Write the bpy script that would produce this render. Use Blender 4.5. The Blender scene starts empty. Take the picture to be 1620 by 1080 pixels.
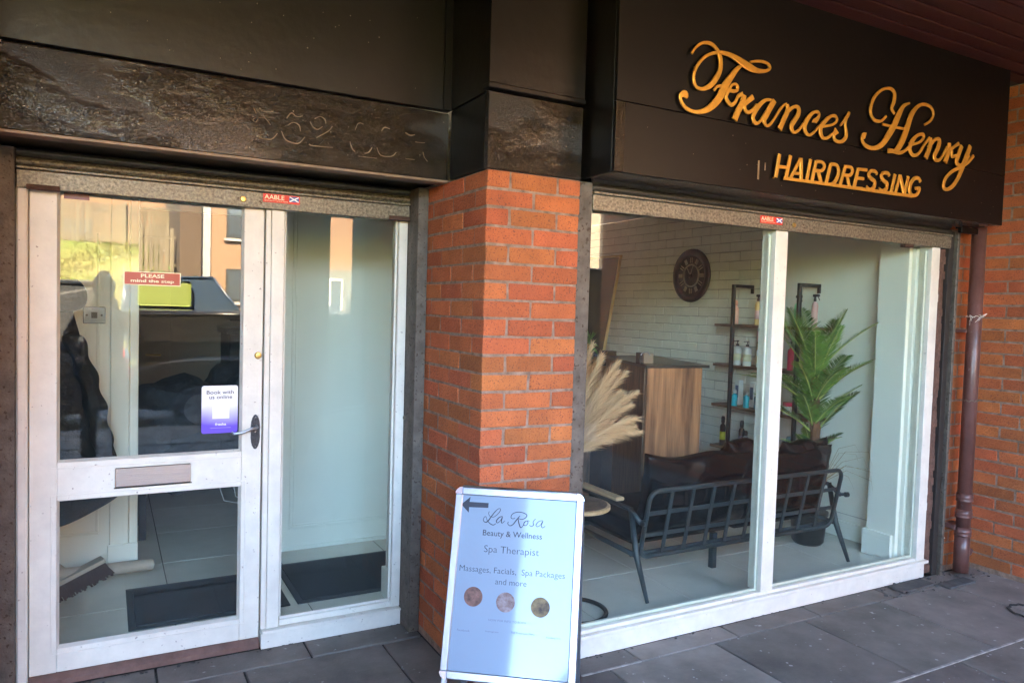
import bpy, bmesh, math, random
from mathutils import Vector, Matrix, noise
R_ = math.radians
random.seed(7)
sc = bpy.context.scene
COL = sc.collection

# ------------------------------------------------------------------ camera, sky, sun, exposure
YAW, PITCH, ROLL = 0.4993, 0.0433, 0.0290
F_ = Vector((math.sin(YAW)*math.cos(PITCH), math.cos(YAW)*math.cos(PITCH), -math.sin(PITCH)))
Rv = Vector((math.cos(YAW), -math.sin(YAW), 0)); Uv = Rv.cross(F_)
R2 = Rv*math.cos(ROLL) + Uv*math.sin(ROLL); U2 = -Rv*math.sin(ROLL) + Uv*math.cos(ROLL)
cam_d = bpy.data.cameras.new('camera'); cam = bpy.data.objects.new('camera', cam_d); COL.objects.link(cam)
cam.matrix_world = Matrix(((R2.x, U2.x, -F_.x, 0), (R2.y, U2.y, -F_.y, 0), (R2.z, U2.z, -F_.z, 1.563), (0, 0, 0, 1)))
cam_d.sensor_width = 36; cam_d.lens = 36*1178.27/1620; cam_d.clip_start = 0.01; cam_d.clip_end = 400
sc.camera = cam

SUN_EL, SUN_AZ = 43, -24            # degrees; azimuth from +Y, clockwise towards +X
w = bpy.data.worlds.new('World'); sc.world = w; w.use_nodes = True
nt = w.node_tree; nt.nodes.clear()
sky = nt.nodes.new('ShaderNodeTexSky'); sky.sky_type = 'NISHITA'; sky.sun_disc = False
sky.sun_elevation = R_(SUN_EL); sky.sun_rotation = R_(SUN_AZ)
bg = nt.nodes.new('ShaderNodeBackground'); bg.inputs[1].default_value = 0.095
wo = nt.nodes.new('ShaderNodeOutputWorld')
nt.links.new(sky.outputs[0], bg.inputs[0]); nt.links.new(bg.outputs[0], wo.inputs[0])
sun_d = bpy.data.lights.new('sun', 'SUN'); sun_d.energy = 5.0; sun_d.angle = R_(.5); sun_d.color = (1, .78, .52)
sun = bpy.data.objects.new('sun', sun_d); COL.objects.link(sun)
sv = Vector((math.sin(R_(SUN_AZ))*math.cos(R_(SUN_EL)), math.cos(R_(SUN_AZ))*math.cos(R_(SUN_EL)), math.sin(R_(SUN_EL))))
sun.rotation_euler = sv.to_track_quat('Z', 'Y').to_euler()
sc.view_settings.view_transform = 'Standard'; sc.view_settings.look = 'None'
sc.view_settings.exposure = 6.25; sc.view_settings.gamma = 1; sc.view_settings.use_curve_mapping = False
sc.render.engine = 'CYCLES'
sc.cycles.use_denoising = True
sc.cycles.max_bounces = 10; sc.cycles.diffuse_bounces = 6; sc.cycles.glossy_bounces = 4; sc.cycles.transparent_max_bounces = 16
sc.cycles.caustics_reflective = False; sc.cycles.caustics_refractive = False
sc.cycles.sample_clamp_indirect = 6

# ------------------------------------------------------------------ materials
def N(nt, t, **k):
    n = nt.nodes.new(t)
    for a, b in k.items(): setattr(n, a, b)
    return n
def mat(name, col, rough=.6, metal=0, var=.0, vscale=6, bump=0, bscale=40, spec=.5, col2=None, coat=0, stretch=None, speck=None, obj_rand=0, rvar=0, bdist=.01, bmask=0):
    m = bpy.data.materials.new(name); m.use_nodes = True; t = m.node_tree; L = t.links
    b = t.nodes['Principled BSDF']
    b.inputs['Roughness'].default_value = rough; b.inputs['Metallic'].default_value = metal
    b.inputs['Specular IOR Level'].default_value = spec; b.inputs['Coat Weight'].default_value = coat
    tc = N(t, 'ShaderNodeTexCoord'); mp = N(t, 'ShaderNodeMapping'); L.new(tc.outputs['Object'], mp.inputs[0])
    oi = N(t, 'ShaderNodeObjectInfo'); ge = N(t, 'ShaderNodeNewGeometry')
    if stretch: mp.inputs['Scale'].default_value = stretch
    ad = N(t, 'ShaderNodeVectorMath', operation='ADD')
    mu = N(t, 'ShaderNodeVectorMath', operation='SCALE'); mu.inputs[0].default_value = (13.1, 7.7, 3.3)
    L.new(oi.outputs['Random'], mu.inputs['Scale']); L.new(mp.outputs[0], ad.inputs[0]); L.new(mu.outputs[0], ad.inputs[1])
    vec = ad.outputs[0]
    c2 = col2 or tuple(c*(1-var) for c in col)
    cur = None
    if var or col2:
        no = N(t, 'ShaderNodeTexNoise'); no.inputs['Scale'].default_value = vscale; no.inputs['Detail'].default_value = 6; no.inputs['Roughness'].default_value = .62
        L.new(vec, no.inputs['Vector'])
        cr = N(t, 'ShaderNodeValToRGB'); cr.color_ramp.elements[0].position = .32; cr.color_ramp.elements[1].position = .68
        cr.color_ramp.elements[0].color = (*c2, 1); cr.color_ramp.elements[1].color = (*col, 1)
        L.new(no.outputs['Fac'], cr.inputs[0]); cur = cr.outputs[0]
        if rvar:
            mr = N(t, 'ShaderNodeMapRange'); mr.inputs['To Min'].default_value = rough-rvar; mr.inputs['To Max'].default_value = rough+rvar
            L.new(no.outputs['Fac'], mr.inputs[0]); L.new(mr.outputs[0], b.inputs['Roughness'])
    else:
        rgb = N(t, 'ShaderNodeRGB'); rgb.outputs[0].default_value = (*col, 1); cur = rgb.outputs[0]
    if speck:
        sn = N(t, 'ShaderNodeTexNoise'); sn.inputs['Scale'].default_value = speck[1]; sn.inputs['Detail'].default_value = 3
        L.new(vec, sn.inputs['Vector'])
        mr = N(t, 'ShaderNodeMapRange'); mr.inputs['From Min'].default_value = speck[2]; mr.inputs['From Max'].default_value = speck[2]+.06
        L.new(sn.outputs['Fac'], mr.inputs[0])
        mx = N(t, 'ShaderNodeMix', data_type='RGBA'); L.new(mr.outputs[0], mx.inputs[0]); L.new(cur, mx.inputs[6]); mx.inputs[7].default_value = (*speck[0], 1)
        cur = mx.outputs[2]
    if obj_rand:
        a = N(t, 'ShaderNodeMath', operation='ADD'); L.new(oi.outputs['Random'], a.inputs[0]); L.new(ge.outputs['Random Per Island'], a.inputs[1])
        fr = N(t, 'ShaderNodeMath', operation='FRACT'); L.new(a.outputs[0], fr.inputs[0])
        hs = N(t, 'ShaderNodeHueSaturation')
        mr = N(t, 'ShaderNodeMapRange'); mr.inputs['To Min'].default_value = 1-obj_rand; mr.inputs['To Max'].default_value = 1+obj_rand*.6
        L.new(fr.outputs[0], mr.inputs[0]); L.new(mr.outputs[0], hs.inputs['Value'])
        f2 = N(t, 'ShaderNodeMath', operation='MULTIPLY'); L.new(fr.outputs[0], f2.inputs[0]); f2.inputs[1].default_value = 7.3
        f3 = N(t, 'ShaderNodeMath', operation='FRACT'); L.new(f2.outputs[0], f3.inputs[0])
        mh = N(t, 'ShaderNodeMapRange'); mh.inputs['To Min'].default_value = .5-obj_rand*.035; mh.inputs['To Max'].default_value = .5+obj_rand*.035
        L.new(f3.outputs[0], mh.inputs[0]); L.new(mh.outputs[0], hs.inputs['Hue']); L.new(cur, hs.inputs['Color']); cur = hs.outputs[0]
    L.new(cur, b.inputs['Base Color'])
    if bump:
        bn = N(t, 'ShaderNodeTexNoise'); bn.inputs['Scale'].default_value = bscale; bn.inputs['Detail'].default_value = 5
        L.new(vec, bn.inputs['Vector'])
        bp = N(t, 'ShaderNodeBump'); bp.inputs['Strength'].default_value = bump; bp.inputs['Distance'].default_value = bdist
        hsrc = bn.outputs['Fac']
        if bmask:                                  # flaking only in patches
            mn = N(t, 'ShaderNodeTexNoise'); mn.inputs['Scale'].default_value = bmask; mn.inputs['Detail'].default_value = 4; L.new(vec, mn.inputs['Vector'])
            mk = N(t, 'ShaderNodeMapRange'); mk.inputs['From Min'].default_value = .42; mk.inputs['From Max'].default_value = .60; mk.inputs['To Min'].default_value = .12; L.new(mn.outputs['Fac'], mk.inputs[0])
            vo = N(t, 'ShaderNodeTexVoronoi'); vo.feature = 'DISTANCE_TO_EDGE'; vo.inputs['Scale'].default_value = bscale*.8
            wv = N(t, 'ShaderNodeMix', data_type='VECTOR'); wv.inputs[0].default_value = .06; L.new(vec, wv.inputs[4]); L.new(bn.outputs['Color'], wv.inputs[5]); L.new(wv.outputs[1], vo.inputs['Vector'])
            vm = N(t, 'ShaderNodeMapRange'); vm.inputs['From Max'].default_value = .12; L.new(vo.outputs['Distance'], vm.inputs[0])
            av = N(t, 'ShaderNodeMath', operation='ADD'); L.new(vm.outputs[0], av.inputs[0]); L.new(bn.outputs['Fac'], av.inputs[1])
            mm_ = N(t, 'ShaderNodeMath', operation='MULTIPLY'); L.new(av.outputs[0], mm_.inputs[0]); L.new(mk.outputs[0], mm_.inputs[1]); hsrc = mm_.outputs[0]
        L.new(hsrc, bp.inputs['Height']); L.new(bp.outputs[0], b.inputs['Normal'])
    return m
def glass(name, tint, f0=.1, dirt=.02):
    m = bpy.data.materials.new(name); m.use_nodes = True; t = m.node_tree; t.nodes.clear(); L = t.links
    out = N(t, 'ShaderNodeOutputMaterial'); mx = N(t, 'ShaderNodeMixShader'); tr = N(t, 'ShaderNodeBsdfTransparent'); gl = N(t, 'ShaderNodeBsdfGlossy')
    tr.inputs[0].default_value = (*tint, 1); gl.inputs['Roughness'].default_value = 0.0
    ge = N(t, 'ShaderNodeNewGeometry'); dt = N(t, 'ShaderNodeVectorMath', operation='DOT_PRODUCT')
    L.new(ge.outputs['Normal'], dt.inputs[0]); L.new(ge.outputs['Incoming'], dt.inputs[1])
    ab = N(t, 'ShaderNodeMath', operation='ABSOLUTE'); L.new(dt.outputs['Value'], ab.inputs[0])
    om = N(t, 'ShaderNodeMath', operation='SUBTRACT'); om.inputs[0].default_value = 1; L.new(ab.outputs[0], om.inputs[1])
    pw = N(t, 'ShaderNodeMath', operation='POWER'); L.new(om.outputs[0], pw.inputs[0]); pw.inputs[1].default_value = 5
    ma = N(t, 'ShaderNodeMath', operation='MULTIPLY_ADD'); L.new(pw.outputs[0], ma.inputs[0]); ma.inputs[1].default_value = 1-f0; ma.inputs[2].default_value = f0
    L.new(ma.outputs[0], mx.inputs[0]); L.new(tr.outputs[0], mx.inputs[1]); L.new(gl.outputs[0], mx.inputs[2])
    df = N(t, 'ShaderNodeBsdfDiffuse'); df.inputs[0].default_value = (.7, .75, .75, 1)      # film of dust on the pane
    tc = N(t, 'ShaderNodeTexCoord'); no = N(t, 'ShaderNodeTexNoise'); no.inputs['Scale'].default_value = 3; no.inputs['Detail'].default_value = 8; L.new(tc.outputs['Object'], no.inputs['Vector'])
    mr = N(t, 'ShaderNodeMapRange'); mr.inputs['From Min'].default_value = .35; mr.inputs['From Max'].default_value = .8; mr.inputs['To Max'].default_value = dirt*2; mr.inputs['To Min'].default_value = dirt*.5; L.new(no.outputs['Fac'], mr.inputs[0])
    m2 = N(t, 'ShaderNodeMixShader'); L.new(mr.outputs[0], m2.inputs[0]); L.new(mx.outputs[0], m2.inputs[1]); L.new(df.outputs[0], m2.inputs[2])
    L.new(m2.outputs[0], out.inputs[0])
    return m
M = dict(
 brick=mat('red_brick', (.53, .142, .044), .85, var=.34, vscale=5, bump=1.0, bscale=110, speck=((.21, .062, .03), 165, .585), obj_rand=.21, bdist=.007),
 mortar=mat('mortar', (.37, .245, .18), .95, var=.6, vscale=24, bump=1.0, bscale=180, bdist=.004),
 white=mat('white_gloss_paint', (.78, .74, .64), .4, var=.16, vscale=9, bump=.3, bscale=45, speck=((.36, .30, .25), 60, .685), bdist=.003),
 whitein=mat('white_indoor_paint', (.86, .83, .74), .5, var=.05, vscale=2, bump=.06, bscale=30),
 wallbrick=mat('white_painted_brick', (.84, .79, .69), .6, var=.08, vscale=12, bump=.4, bscale=60, obj_rand=.05, bdist=.004),
 walljoint=mat('painted_mortar', (.50, .46, .40), .8, var=.1, vscale=10),
 blackw=mat('weathered_black_warm_glow', (.052, .034, .018), .22, col2=(.007, .005, .004), vscale=3.2, bump=1.0, bscale=120, spec=.75, stretch=(.8, 1, 1.5), rvar=.12, bdist=.0032, bmask=3.2, speck=((.14,.10,.06), 90, .70)),  # brown tone stands in for the warm street glow; bumps are flaking
 blackp=mat('black_panel_paint', (.0065, .005, .0038), .34, var=.35, vscale=3, bump=.1, bscale=25, spec=.45, rvar=.08, speck=((.16,.13,.1), 60, .765)),
 blackr=mat('black_satin_panel', (.0038, .0031, .0031), .42, var=.2, vscale=3, bump=.05, bscale=30, spec=.25),
 galv=mat('galvanised_steel', (.30, .26, .19), .45, metal=.35, var=.8, vscale=85, bump=.5, bscale=120, spec=.5, bdist=.003, rvar=.12),
 galvd=mat('shaded_galvanised_roller', (.09, .085, .075), .5, metal=.4, var=.5, vscale=60, bump=.4, bscale=90, bdist=.003),  # darker steel copy, with the shadow band above the rail in its colour
 rust=mat('rusty_steel', (.11, .055, .038), .75, metal=.2, var=.5, vscale=12, bump=.6, bscale=90),
 guide=mat('weathered_shutter_channel', (.15, .125, .10), .6, metal=.2, var=.5, vscale=16, bump=.8, bscale=100, speck=((.05,.03,.02), 60, .6), bdist=.003),
 gold=mat('gold_lettering', (.86, .43, .07), .34, metal=.55, var=.22, vscale=30, bump=.1, bscale=80),
 ghost=mat('raised_paint_outline', (.26, .18, .11), .35, var=.4, vscale=40),  # outlines lightened to imitate the light they catch; glue marks share it
 slab=mat('paving_slab', (.25, .215, .185), .7, var=.55, vscale=3.2, bump=.8, bscale=90, speck=((.42, .40, .37), 26, .69), obj_rand=.30, bdist=.003, rvar=.12),
 joint=mat('paving_joint_dirt', (.04, .036, .033), .95, var=.4, vscale=30, bump=.6, bscale=80),
 tile=mat('beige_floor_tile', (.70, .64, .55), .24, var=.12, vscale=4, obj_rand=.05, bump=.03, bscale=20),
 grout=mat('dark_grout', (.07, .065, .06), .9),
 matb=mat('dark_blue_grey_mat', (.035, .042, .055), .95, var=.3, vscale=150, bump=.8, bscale=260, bdist=.004),
 matk=mat('mat_rubber_edge', (.045, .05, .06), .7),
 silver=mat('brushed_aluminium', (.38, .40, .44), .3, metal=.9, var=.06, vscale=20, bump=.05, bscale=60),
 chrome=mat('chrome_corner', (.6, .62, .66), .22, metal=1),
 steel=mat('stainless_letter_plate', (.72, .60, .52), .26, metal=.95, var=.1, vscale=3, stretch=(1, 1, 30), bump=.05, bscale=8),
 iron=mat('black_antique_iron', (.05, .05, .055), .35, metal=.6, var=.3, vscale=60, bump=.6, bscale=110),
 brass=mat('brass_lock', (.62, .42, .14), .3, metal=.9, var=.2, vscale=60),
 poster=mat('pale_blue_poster_behind_film', (.18, .25, .325), .5, var=.05, vscale=2, coat=.8, bump=.3, bscale=4.0, bdist=.02),
 ink=mat('grey_print', (.018, .02, .034), .6), inkl=mat('light_grey_print', (.11, .13, .19), .6),
 redst=mat('red_sticker', (.72, .04, .02), .5, var=.1, vscale=20), redb=mat('brown_red_sticker', (.42, .06, .02), .45),
 cream=mat('cream_print', (.85, .78, .52), .5), wht=mat('white_print', (.85, .85, .85), .5), blue=mat('blue_print', (.05, .10, .35), .5),
 purple=mat('purple_print', (.15, .08, .62), .4), lilac=mat('lilac_print', (.5, .45, .82), .4), blk=mat('black_print', (.02, .02, .02), .5),
 maroon=mat('maroon_soffit_board', (.085, .022, .018), .55, var=.35, vscale=4, stretch=(.4, 6, 6), bump=.25, bscale=30, obj_rand=.15),
 pipe=mat('brown_plastic_pipe', (.15, .066, .055), .34, var=.35, vscale=7, bump=.2, bscale=30, speck=((.25,.2,.18), 40, .7), rvar=.1),
 leather=mat('black_leather', (.003, .003, .0035), .24, var=.3, vscale=20, bump=.25, bscale=160, bdist=.002, spec=.14),
 sofam=mat('black_sofa_metal', (.032, .041, .047), .42, metal=.3),
 wood=mat('rustic_wood_board', (.56, .27, .13), .5, col2=(.13, .065, .04), vscale=3.4, stretch=(5, 5, .35), bump=.2, bscale=30),
 woodd=mat('dark_wood_board', (.20, .11, .065), .55, col2=(.07, .042, .028), vscale=5, stretch=(6, 6, .8), bump=.2, bscale=30),
 woods=mat('shelf_wood', (.26, .15, .09), .6, col2=(.12, .07, .045), vscale=6, stretch=(6, 1, 6)),
 woodl=mat('pale_arm_wood', (.62, .40, .22), .4, col2=(.45, .27, .14), vscale=8, stretch=(6, 1, 6)),
 blkm=mat('black_metal', (.02, .02, .02), .45, metal=.3), blkt=mat('black_worktop', (.035, .037, .035), .3),
 clockm=mat('dark_clock_metal', (.03, .026, .021), .5, metal=.3, var=.4, vscale=30, bump=.3, bscale=60), clockn=mat('worn_clock_numerals', (.33, .29, .22), .5, var=.3, vscale=30),
 leaf=mat('palm_leaf', (.16, .30, .05), .45, col2=(.035, .10, .028), vscale=6, obj_rand=.3, spec=.4), rach=mat('palm_stalk', (.42, .48, .14), .5), trunk=mat('brown_palm_trunk', (.16, .07, .035), .85, var=.5, vscale=20, bump=.8, bscale=60),
 pampas=mat('pampas_fluff', (.74, .46, .25), .9, var=.15, vscale=8, obj_rand=.12), stalk=mat('dry_stalk', (.42, .32, .18), .8),
 pot=mat('black_plastic_pot', (.012, .014, .015), .4), vase=mat('grey_glass_vase', (.10, .11, .13), .2),
 coat=mat('black_padded_cloth', (.017, .018, .022), .75, var=.3, vscale=8, bump=.8, bscale=14, bdist=.03), coatn=mat('navy_padded_cloth', (.02, .024, .034), .8, var=.3, vscale=8, bump=.9, bscale=10, bdist=.03),
 brist=mat('maroon_bristles', (.065, .03, .024), .9, var=.4, vscale=60, stretch=(1, 1, .2)), card=mat('cardboard_tube', (.48, .40, .33), .7, var=.12, vscale=8),
 darkwall=mat('brown_back_wall', (.30, .24, .19), .8, var=.12, vscale=1.5), ceil=mat('white_ceiling', (.85, .85, .80), .8),
 thresh=mat('red_brown_threshold', (.20, .11, .085), .7, var=.45, vscale=12, bump=.6, bscale=50),
 foam=mat('ragged_brown_sealant', (.16, .085, .06), .9, var=.5, vscale=30, bump=1, bscale=70), rag=mat('ragged_white_filler', (.74, .70, .62), .9, bump=1, bscale=60),
 asphalt=mat('asphalt', (.055, .053, .05), .9, var=.3, vscale=5, bump=.5, bscale=60), kerb=mat('kerb_stone', (.30, .28, .26), .85, var=.2, vscale=8),
 grass=mat('grass_bank', (.085, .12, .018), .95, col2=(.17, .14, .045), vscale=.9, bump=.9, bscale=9, bdist=.08), fence=mat('pale_weathered_timber', (.15, .125, .085), .85, var=.35, vscale=3, obj_rand=.2),
 farbrick=mat('far_brick', (.21, .125, .075), .9, var=.25, vscale=16, stretch=(1, 1, 3)), render=mat('brown_roughcast', (.075, .05, .033), .95, var=.35, vscale=30, bump=.6, bscale=20), concrete=mat('grey_brick_column', (.33, .26, .22), .9, var=.3, vscale=14, stretch=(1, 1, 3)),
 wing=mat('dark_window_glass', (.05, .06, .07), .05, spec=.9), tarm=mat('stained_concrete_strip', (.10, .095, .09), .9, var=.5, vscale=12, bump=.7, bscale=60),
 carb=mat('black_car_paint', (.005, .005, .006), .18), carblue=mat('blue_grey_car_paint', (.008, .011, .017), .6), carn=mat('navy_car_paint', (.02, .03, .06), .2, coat=1), vanw=mat('slate_van_paint', (.02, .035, .06), .3, coat=.5), yellow=mat('fluorescent_yellow_film', (.10, .13, .02), .6), vblue=mat('pale_blue_film', (.08, .19, .36), .4),
 dpier=mat('darkened_brick', (.05, .04, .035), .8, var=.3, vscale=8, bump=.5, bscale=80),  # brick darkened so the shaded canopy pillars stay dim in the glass
 tyre=mat('tyre_rubber', (.02, .02, .02), .9), rim=mat('alloy_rim', (.5, .5, .52), .3, metal=.8), lampw=mat('headlight_lens', (.8, .8, .8), .1), lampr=mat('tail_light_lens', (.5, .02, .02), .2),
 skin=mat('skin', (.55, .33, .24), .6), jacket=mat('dark_jacket_cloth', (.14, .11, .09), .85, bump=.3, bscale=40), hair=mat('dark_hair', (.03, .02, .015), .5, bump=.5, bscale=60), trous=mat('dark_trousers', (.025, .03, .045), .9),
 sticker_clear=mat('chrome_socket_plate', (.22, .22, .23), .4, metal=.5), socket=mat('white_plastic', (.72, .72, .68), .35),
 bw=mat('white_bottle', (.80, .78, .74), .4), bpk=mat('peach_bottle', (.95, .48, .36), .4), bgo=mat('gold_bottle', (.72, .46, .18), .35), bgr=mat('mint_bottle', (.26, .80, .46), .4), brs=mat('rose_bottle', (.62, .36, .34), .4),
 bte=mat('teal_bottle', (.02, .52, .66), .35), btl=mat('clear_teal_bottle', (.10, .22, .27), .2), brd=mat('crimson_bottle', (.65, .03, .10), .3), bpu=mat('mauve_tube', (.38, .20, .38), .4), bye=mat('ochre_tube', (.62, .38, .16), .4), bsi=mat('silver_can', (.55, .57, .6), .3, metal=.7), byl=mat('yellow_label', (.75, .72, .05), .5), bor=mat('orange_brown_book', (.42, .13, .06), .5), frm=mat('gilt_frame', (.62, .42, .18), .45), mir=mat('dim_mirror', (.16, .13, .10), .08, metal=.5),
)
M['poster'].node_tree.nodes['Principled BSDF'].inputs['Coat Roughness'].default_value = .06
M['glass'] = glass('shopfront_glass', (.95, .985, .965), .03, .003)
M['glassd'] = glass('door_glass', (.95, .985, .96), .038, .004)

# ------------------------------------------------------------------ builders
class MB:
    """collects shapes in world coordinates; obj() links them as one mesh object"""
    def __init__(s): s.bm = bmesh.new()
    def box(s, x0, x1, y0, y1, z0, z1, bev=0, mat=None):
        r = bmesh.ops.create_cube(s.bm, size=1)
        vs = r['verts']
        for v in vs:
            v.co = Vector((x0+(v.co.x+.5)*(x1-x0), y0+(v.co.y+.5)*(y1-y0), z0+(v.co.z+.5)*(z1-z0)))
        if bev:
            es = list({e for v in vs for e in v.link_edges})
            rr = bmesh.ops.bevel(s.bm, geom=es, offset=bev, segments=1 if bev < .004 else 2, affect='EDGES', profile=.5)
            vs = list({v for f in rr['faces'] for v in f.verts} | {v for v in vs if v.is_valid})
        if mat: bmesh.ops.transform(s.bm, matrix=mat, verts=[v for v in vs if v.is_valid])
        return s
    def obox(s, c, ax, ay, az, hx, hy, hz, bev=0):
        m = Matrix(((ax.x, ay.x, az.x, c.x), (ax.y, ay.y, az.y, c.y), (ax.z, ay.z, az.z, c.z), (0, 0, 0, 1)))
        return s.box(-hx, hx, -hy, hy, -hz, hz, bev, m)
    def tube(s, pts, r, n=8, cap=True, closed=False):
        pts = [Vector(p) for p in pts]; rr = r if isinstance(r, (list, tuple)) else [r]*len(pts)
        rings = []; k = len(pts); up = None
        for i, p in enumerate(pts):
            a = pts[(i-1) % k] if (closed or i > 0) else p; b = pts[(i+1) % k] if (closed or i < k-1) else p
            d = (b-a).normalized()
            if up is None: up = Vector((0, 0, 1)) if abs(d.z) < .9 else Vector((1, 0, 0))
            x = d.cross(up); x = x.normalized() if x.length > 1e-6 else d.orthogonal().normalized()
            y = x.cross(d).normalized(); up = y
            rings.append([s.bm.verts.new(p + (x*math.cos(2*math.pi*j/n) + y*math.sin(2*math.pi*j/n))*rr[i]) for j in range(n)])
        for i in range(k if closed else k-1):
            a, b = rings[i], rings[(i+1) % k]
            for j in range(n): s.bm.faces.new((a[j], a[(j+1) % n], b[(j+1) % n], b[j]))
        if cap and not closed:
            s.bm.faces.new(rings[0][::-1]); s.bm.faces.new(rings[-1])
        return s
    def lathe(s, c, prof, n=16, axis=None):
        c = Vector(c); rings = []
        for r, z in prof:
            rings.append([s.bm.verts.new(c + Vector((r*math.cos(2*math.pi*j/n), r*math.sin(2*math.pi*j/n), z))) for j in range(n)])
        for a, b in zip(rings, rings[1:]):
            for j in range(n): s.bm.faces.new((a[j], a[(j+1) % n], b[(j+1) % n], b[j]))
        s.bm.faces.new(rings[0][::-1]); s.bm.faces.new(rings[-1])
        if axis: bmesh.ops.transform(s.bm, matrix=Matrix.Translation(c) @ axis @ Matrix.Translation(-c), verts=[v for r in rings for v in r])
        return s
    def poly(s, pts):
        s.bm.faces.new([s.bm.verts.new(Vector(p)) for p in pts]); return s
    def prism(s, pts, d):
        d = Vector(d); a = [s.bm.verts.new(Vector(p)) for p in pts]; b = [s.bm.verts.new(Vector(p)+d) for p in pts]; n = len(a)
        s.bm.faces.new(a[::-1]); s.bm.faces.new(b)
        for i in range(n): s.bm.faces.new((a[i], a[(i+1) % n], b[(i+1) % n], b[i]))
        return s
    def ribbon(s, pts, o, rt, up, nrm, th, drift=.0):
        """pts: (u, v, width); centre line smoothed; o + u*rt + v*up; extruded th along nrm"""
        P = [Vector((a, b, w)) for a, b, w in pts]
        if len(P) > 2:
            Q = []
            for i in range(len(P)-1):
                p0 = P[max(i-1, 0)]; p1 = P[i]; p2 = P[i+1]; p3 = P[min(i+2, len(P)-1)]
                for k in range(4):
                    t = k/4; Q.append(.5*((2*p1)+(p2-p0)*t+(2*p0-5*p1+4*p2-p3)*t*t+(3*p1-p0-3*p2+p3)*t**3))
            Q.append(P[-1]); P = Q
        o, rt, up, nrm = Vector(o), Vector(rt), Vector(up), Vector(nrm)
        k = len(P); rings = []
        for i, q in enumerate(P):
            a = P[max(i-1, 0)]; b = P[min(i+1, k-1)]; d = Vector((b.x-a.x, b.y-a.y)); d = d.normalized() if d.length > 1e-9 else Vector((1, 0))
            nn = Vector((-d.y, d.x)); hw = max(q.z, 1e-4)/2; off = nrm*(drift*i/k)
            def W(u, v, n): return s.bm.verts.new(o+rt*u+up*v+nrm*n+off)
            c = W(q.x, q.y, th); l = W(q.x+nn.x*hw*.72, q.y+nn.y*hw*.72, th); r = W(q.x-nn.x*hw*.72, q.y-nn.y*hw*.72, th)
            l2 = W(q.x+nn.x*hw, q.y+nn.y*hw, th*.75); r2 = W(q.x-nn.x*hw, q.y-nn.y*hw, th*.75)
            l0 = W(q.x+nn.x*hw, q.y+nn.y*hw, 0); r0 = W(q.x-nn.x*hw, q.y-nn.y*hw, 0)
            rings.append((l0, l2, l, c, r, r2, r0))
        for a, b in zip(rings, rings[1:]):
            for j in range(6): s.bm.faces.new((a[j], b[j], b[j+1], a[j+1]))
        s.bm.faces.new(rings[0]); s.bm.faces.new(rings[-1][::-1])
        return s
    def mesh(s, name, smooth=False):
        bmesh.ops.recalc_face_normals(s.bm, faces=s.bm.faces)
        me = bpy.data.meshes.new(name); s.bm.to_mesh(me); s.bm.free()
        if smooth:
            for p in me.polygons: p.use_smooth = True
        return me
def tag(o, label=None, cat=None, group=None, kind=None):
    if label: o['label'] = label
    if cat: o['category'] = cat
    if group: o['group'] = group
    if kind: o['kind'] = kind
    return o
def thing(name, loc, label, cat, group=None):
    o = bpy.data.objects.new(name, None); COL.objects.link(o); o.location = loc; o.empty_display_size = .1
    return tag(o, label, cat, group)
def wpos(o):
    v = Vector(o.location)
    while o.parent: o = o.parent; v += Vector(o.location)
    return v
def obj(name, mb, m, parent=None, smooth=False, base=None, label=None, kind=None):
    me = mb.mesh(name, smooth) if isinstance(mb, MB) else mb
    ms = m if isinstance(m, (list, tuple)) else [m]
    for q in ms: me.materials.append(M[q] if isinstance(q, str) else q)
    o = bpy.data.objects.new(name, me); COL.objects.link(o)
    if parent is not None:
        o.parent = parent; me.transform(Matrix.Translation(-wpos(parent)))
    elif base is not None:
        me.transform(Matrix.Translation(-Vector(base))); o.location = base
    if label: o['label'] = label
    if kind: o['kind'] = kind
    return o
def inst(name, me, loc, parent, rotz=0):
    o = bpy.data.objects.new(name, me); COL.objects.link(o); o.parent = parent
    o.location = Vector(loc) - (wpos(parent) if parent else Vector()); o.rotation_euler.z = rotz
    return o
def smooth_by_angle(o, a=40):
    try:
        o.data.shade_auto_smooth = True
    except Exception: pass
def text(name, body, o, rt, up, width, height, m, parent, off=0., th=.0006, shear=0, skew=0):
    """flat lettering fitted to width x height; o = lower left corner"""
    cu = bpy.data.curves.new(name, 'FONT'); cu.body = body; cu.size = 1; cu.offset = off; cu.shear = shear; cu.resolution_u = 3
    t = bpy.data.objects.new(name, cu); COL.objects.link(t)
    dg = bpy.context.evaluated_depsgraph_get(); me = bpy.data.meshes.new_from_object(t.evaluated_get(dg))
    bpy.data.objects.remove(t); bpy.data.curves.remove(cu)
    xs = [v.co.x for v in me.vertices]; ys = [v.co.y for v in me.vertices]
    x0, x1, y0, y1 = min(xs), max(xs), min(ys), max(ys); o, rt, up = Vector(o), Vector(rt), Vector(up); n = rt.cross(up)
    for v in me.vertices: v.co = o + rt*((v.co.x-x0)/(x1-x0)*width) + up*((v.co.y-y0)/(y1-y0)*height) + n*th
    me.materials.clear(); me.name = name
    return obj(name, me, m, parent)
X, Y, Z = Vector((1, 0, 0)), Vector((0, 1, 0)), Vector((0, 0, 1))

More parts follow.
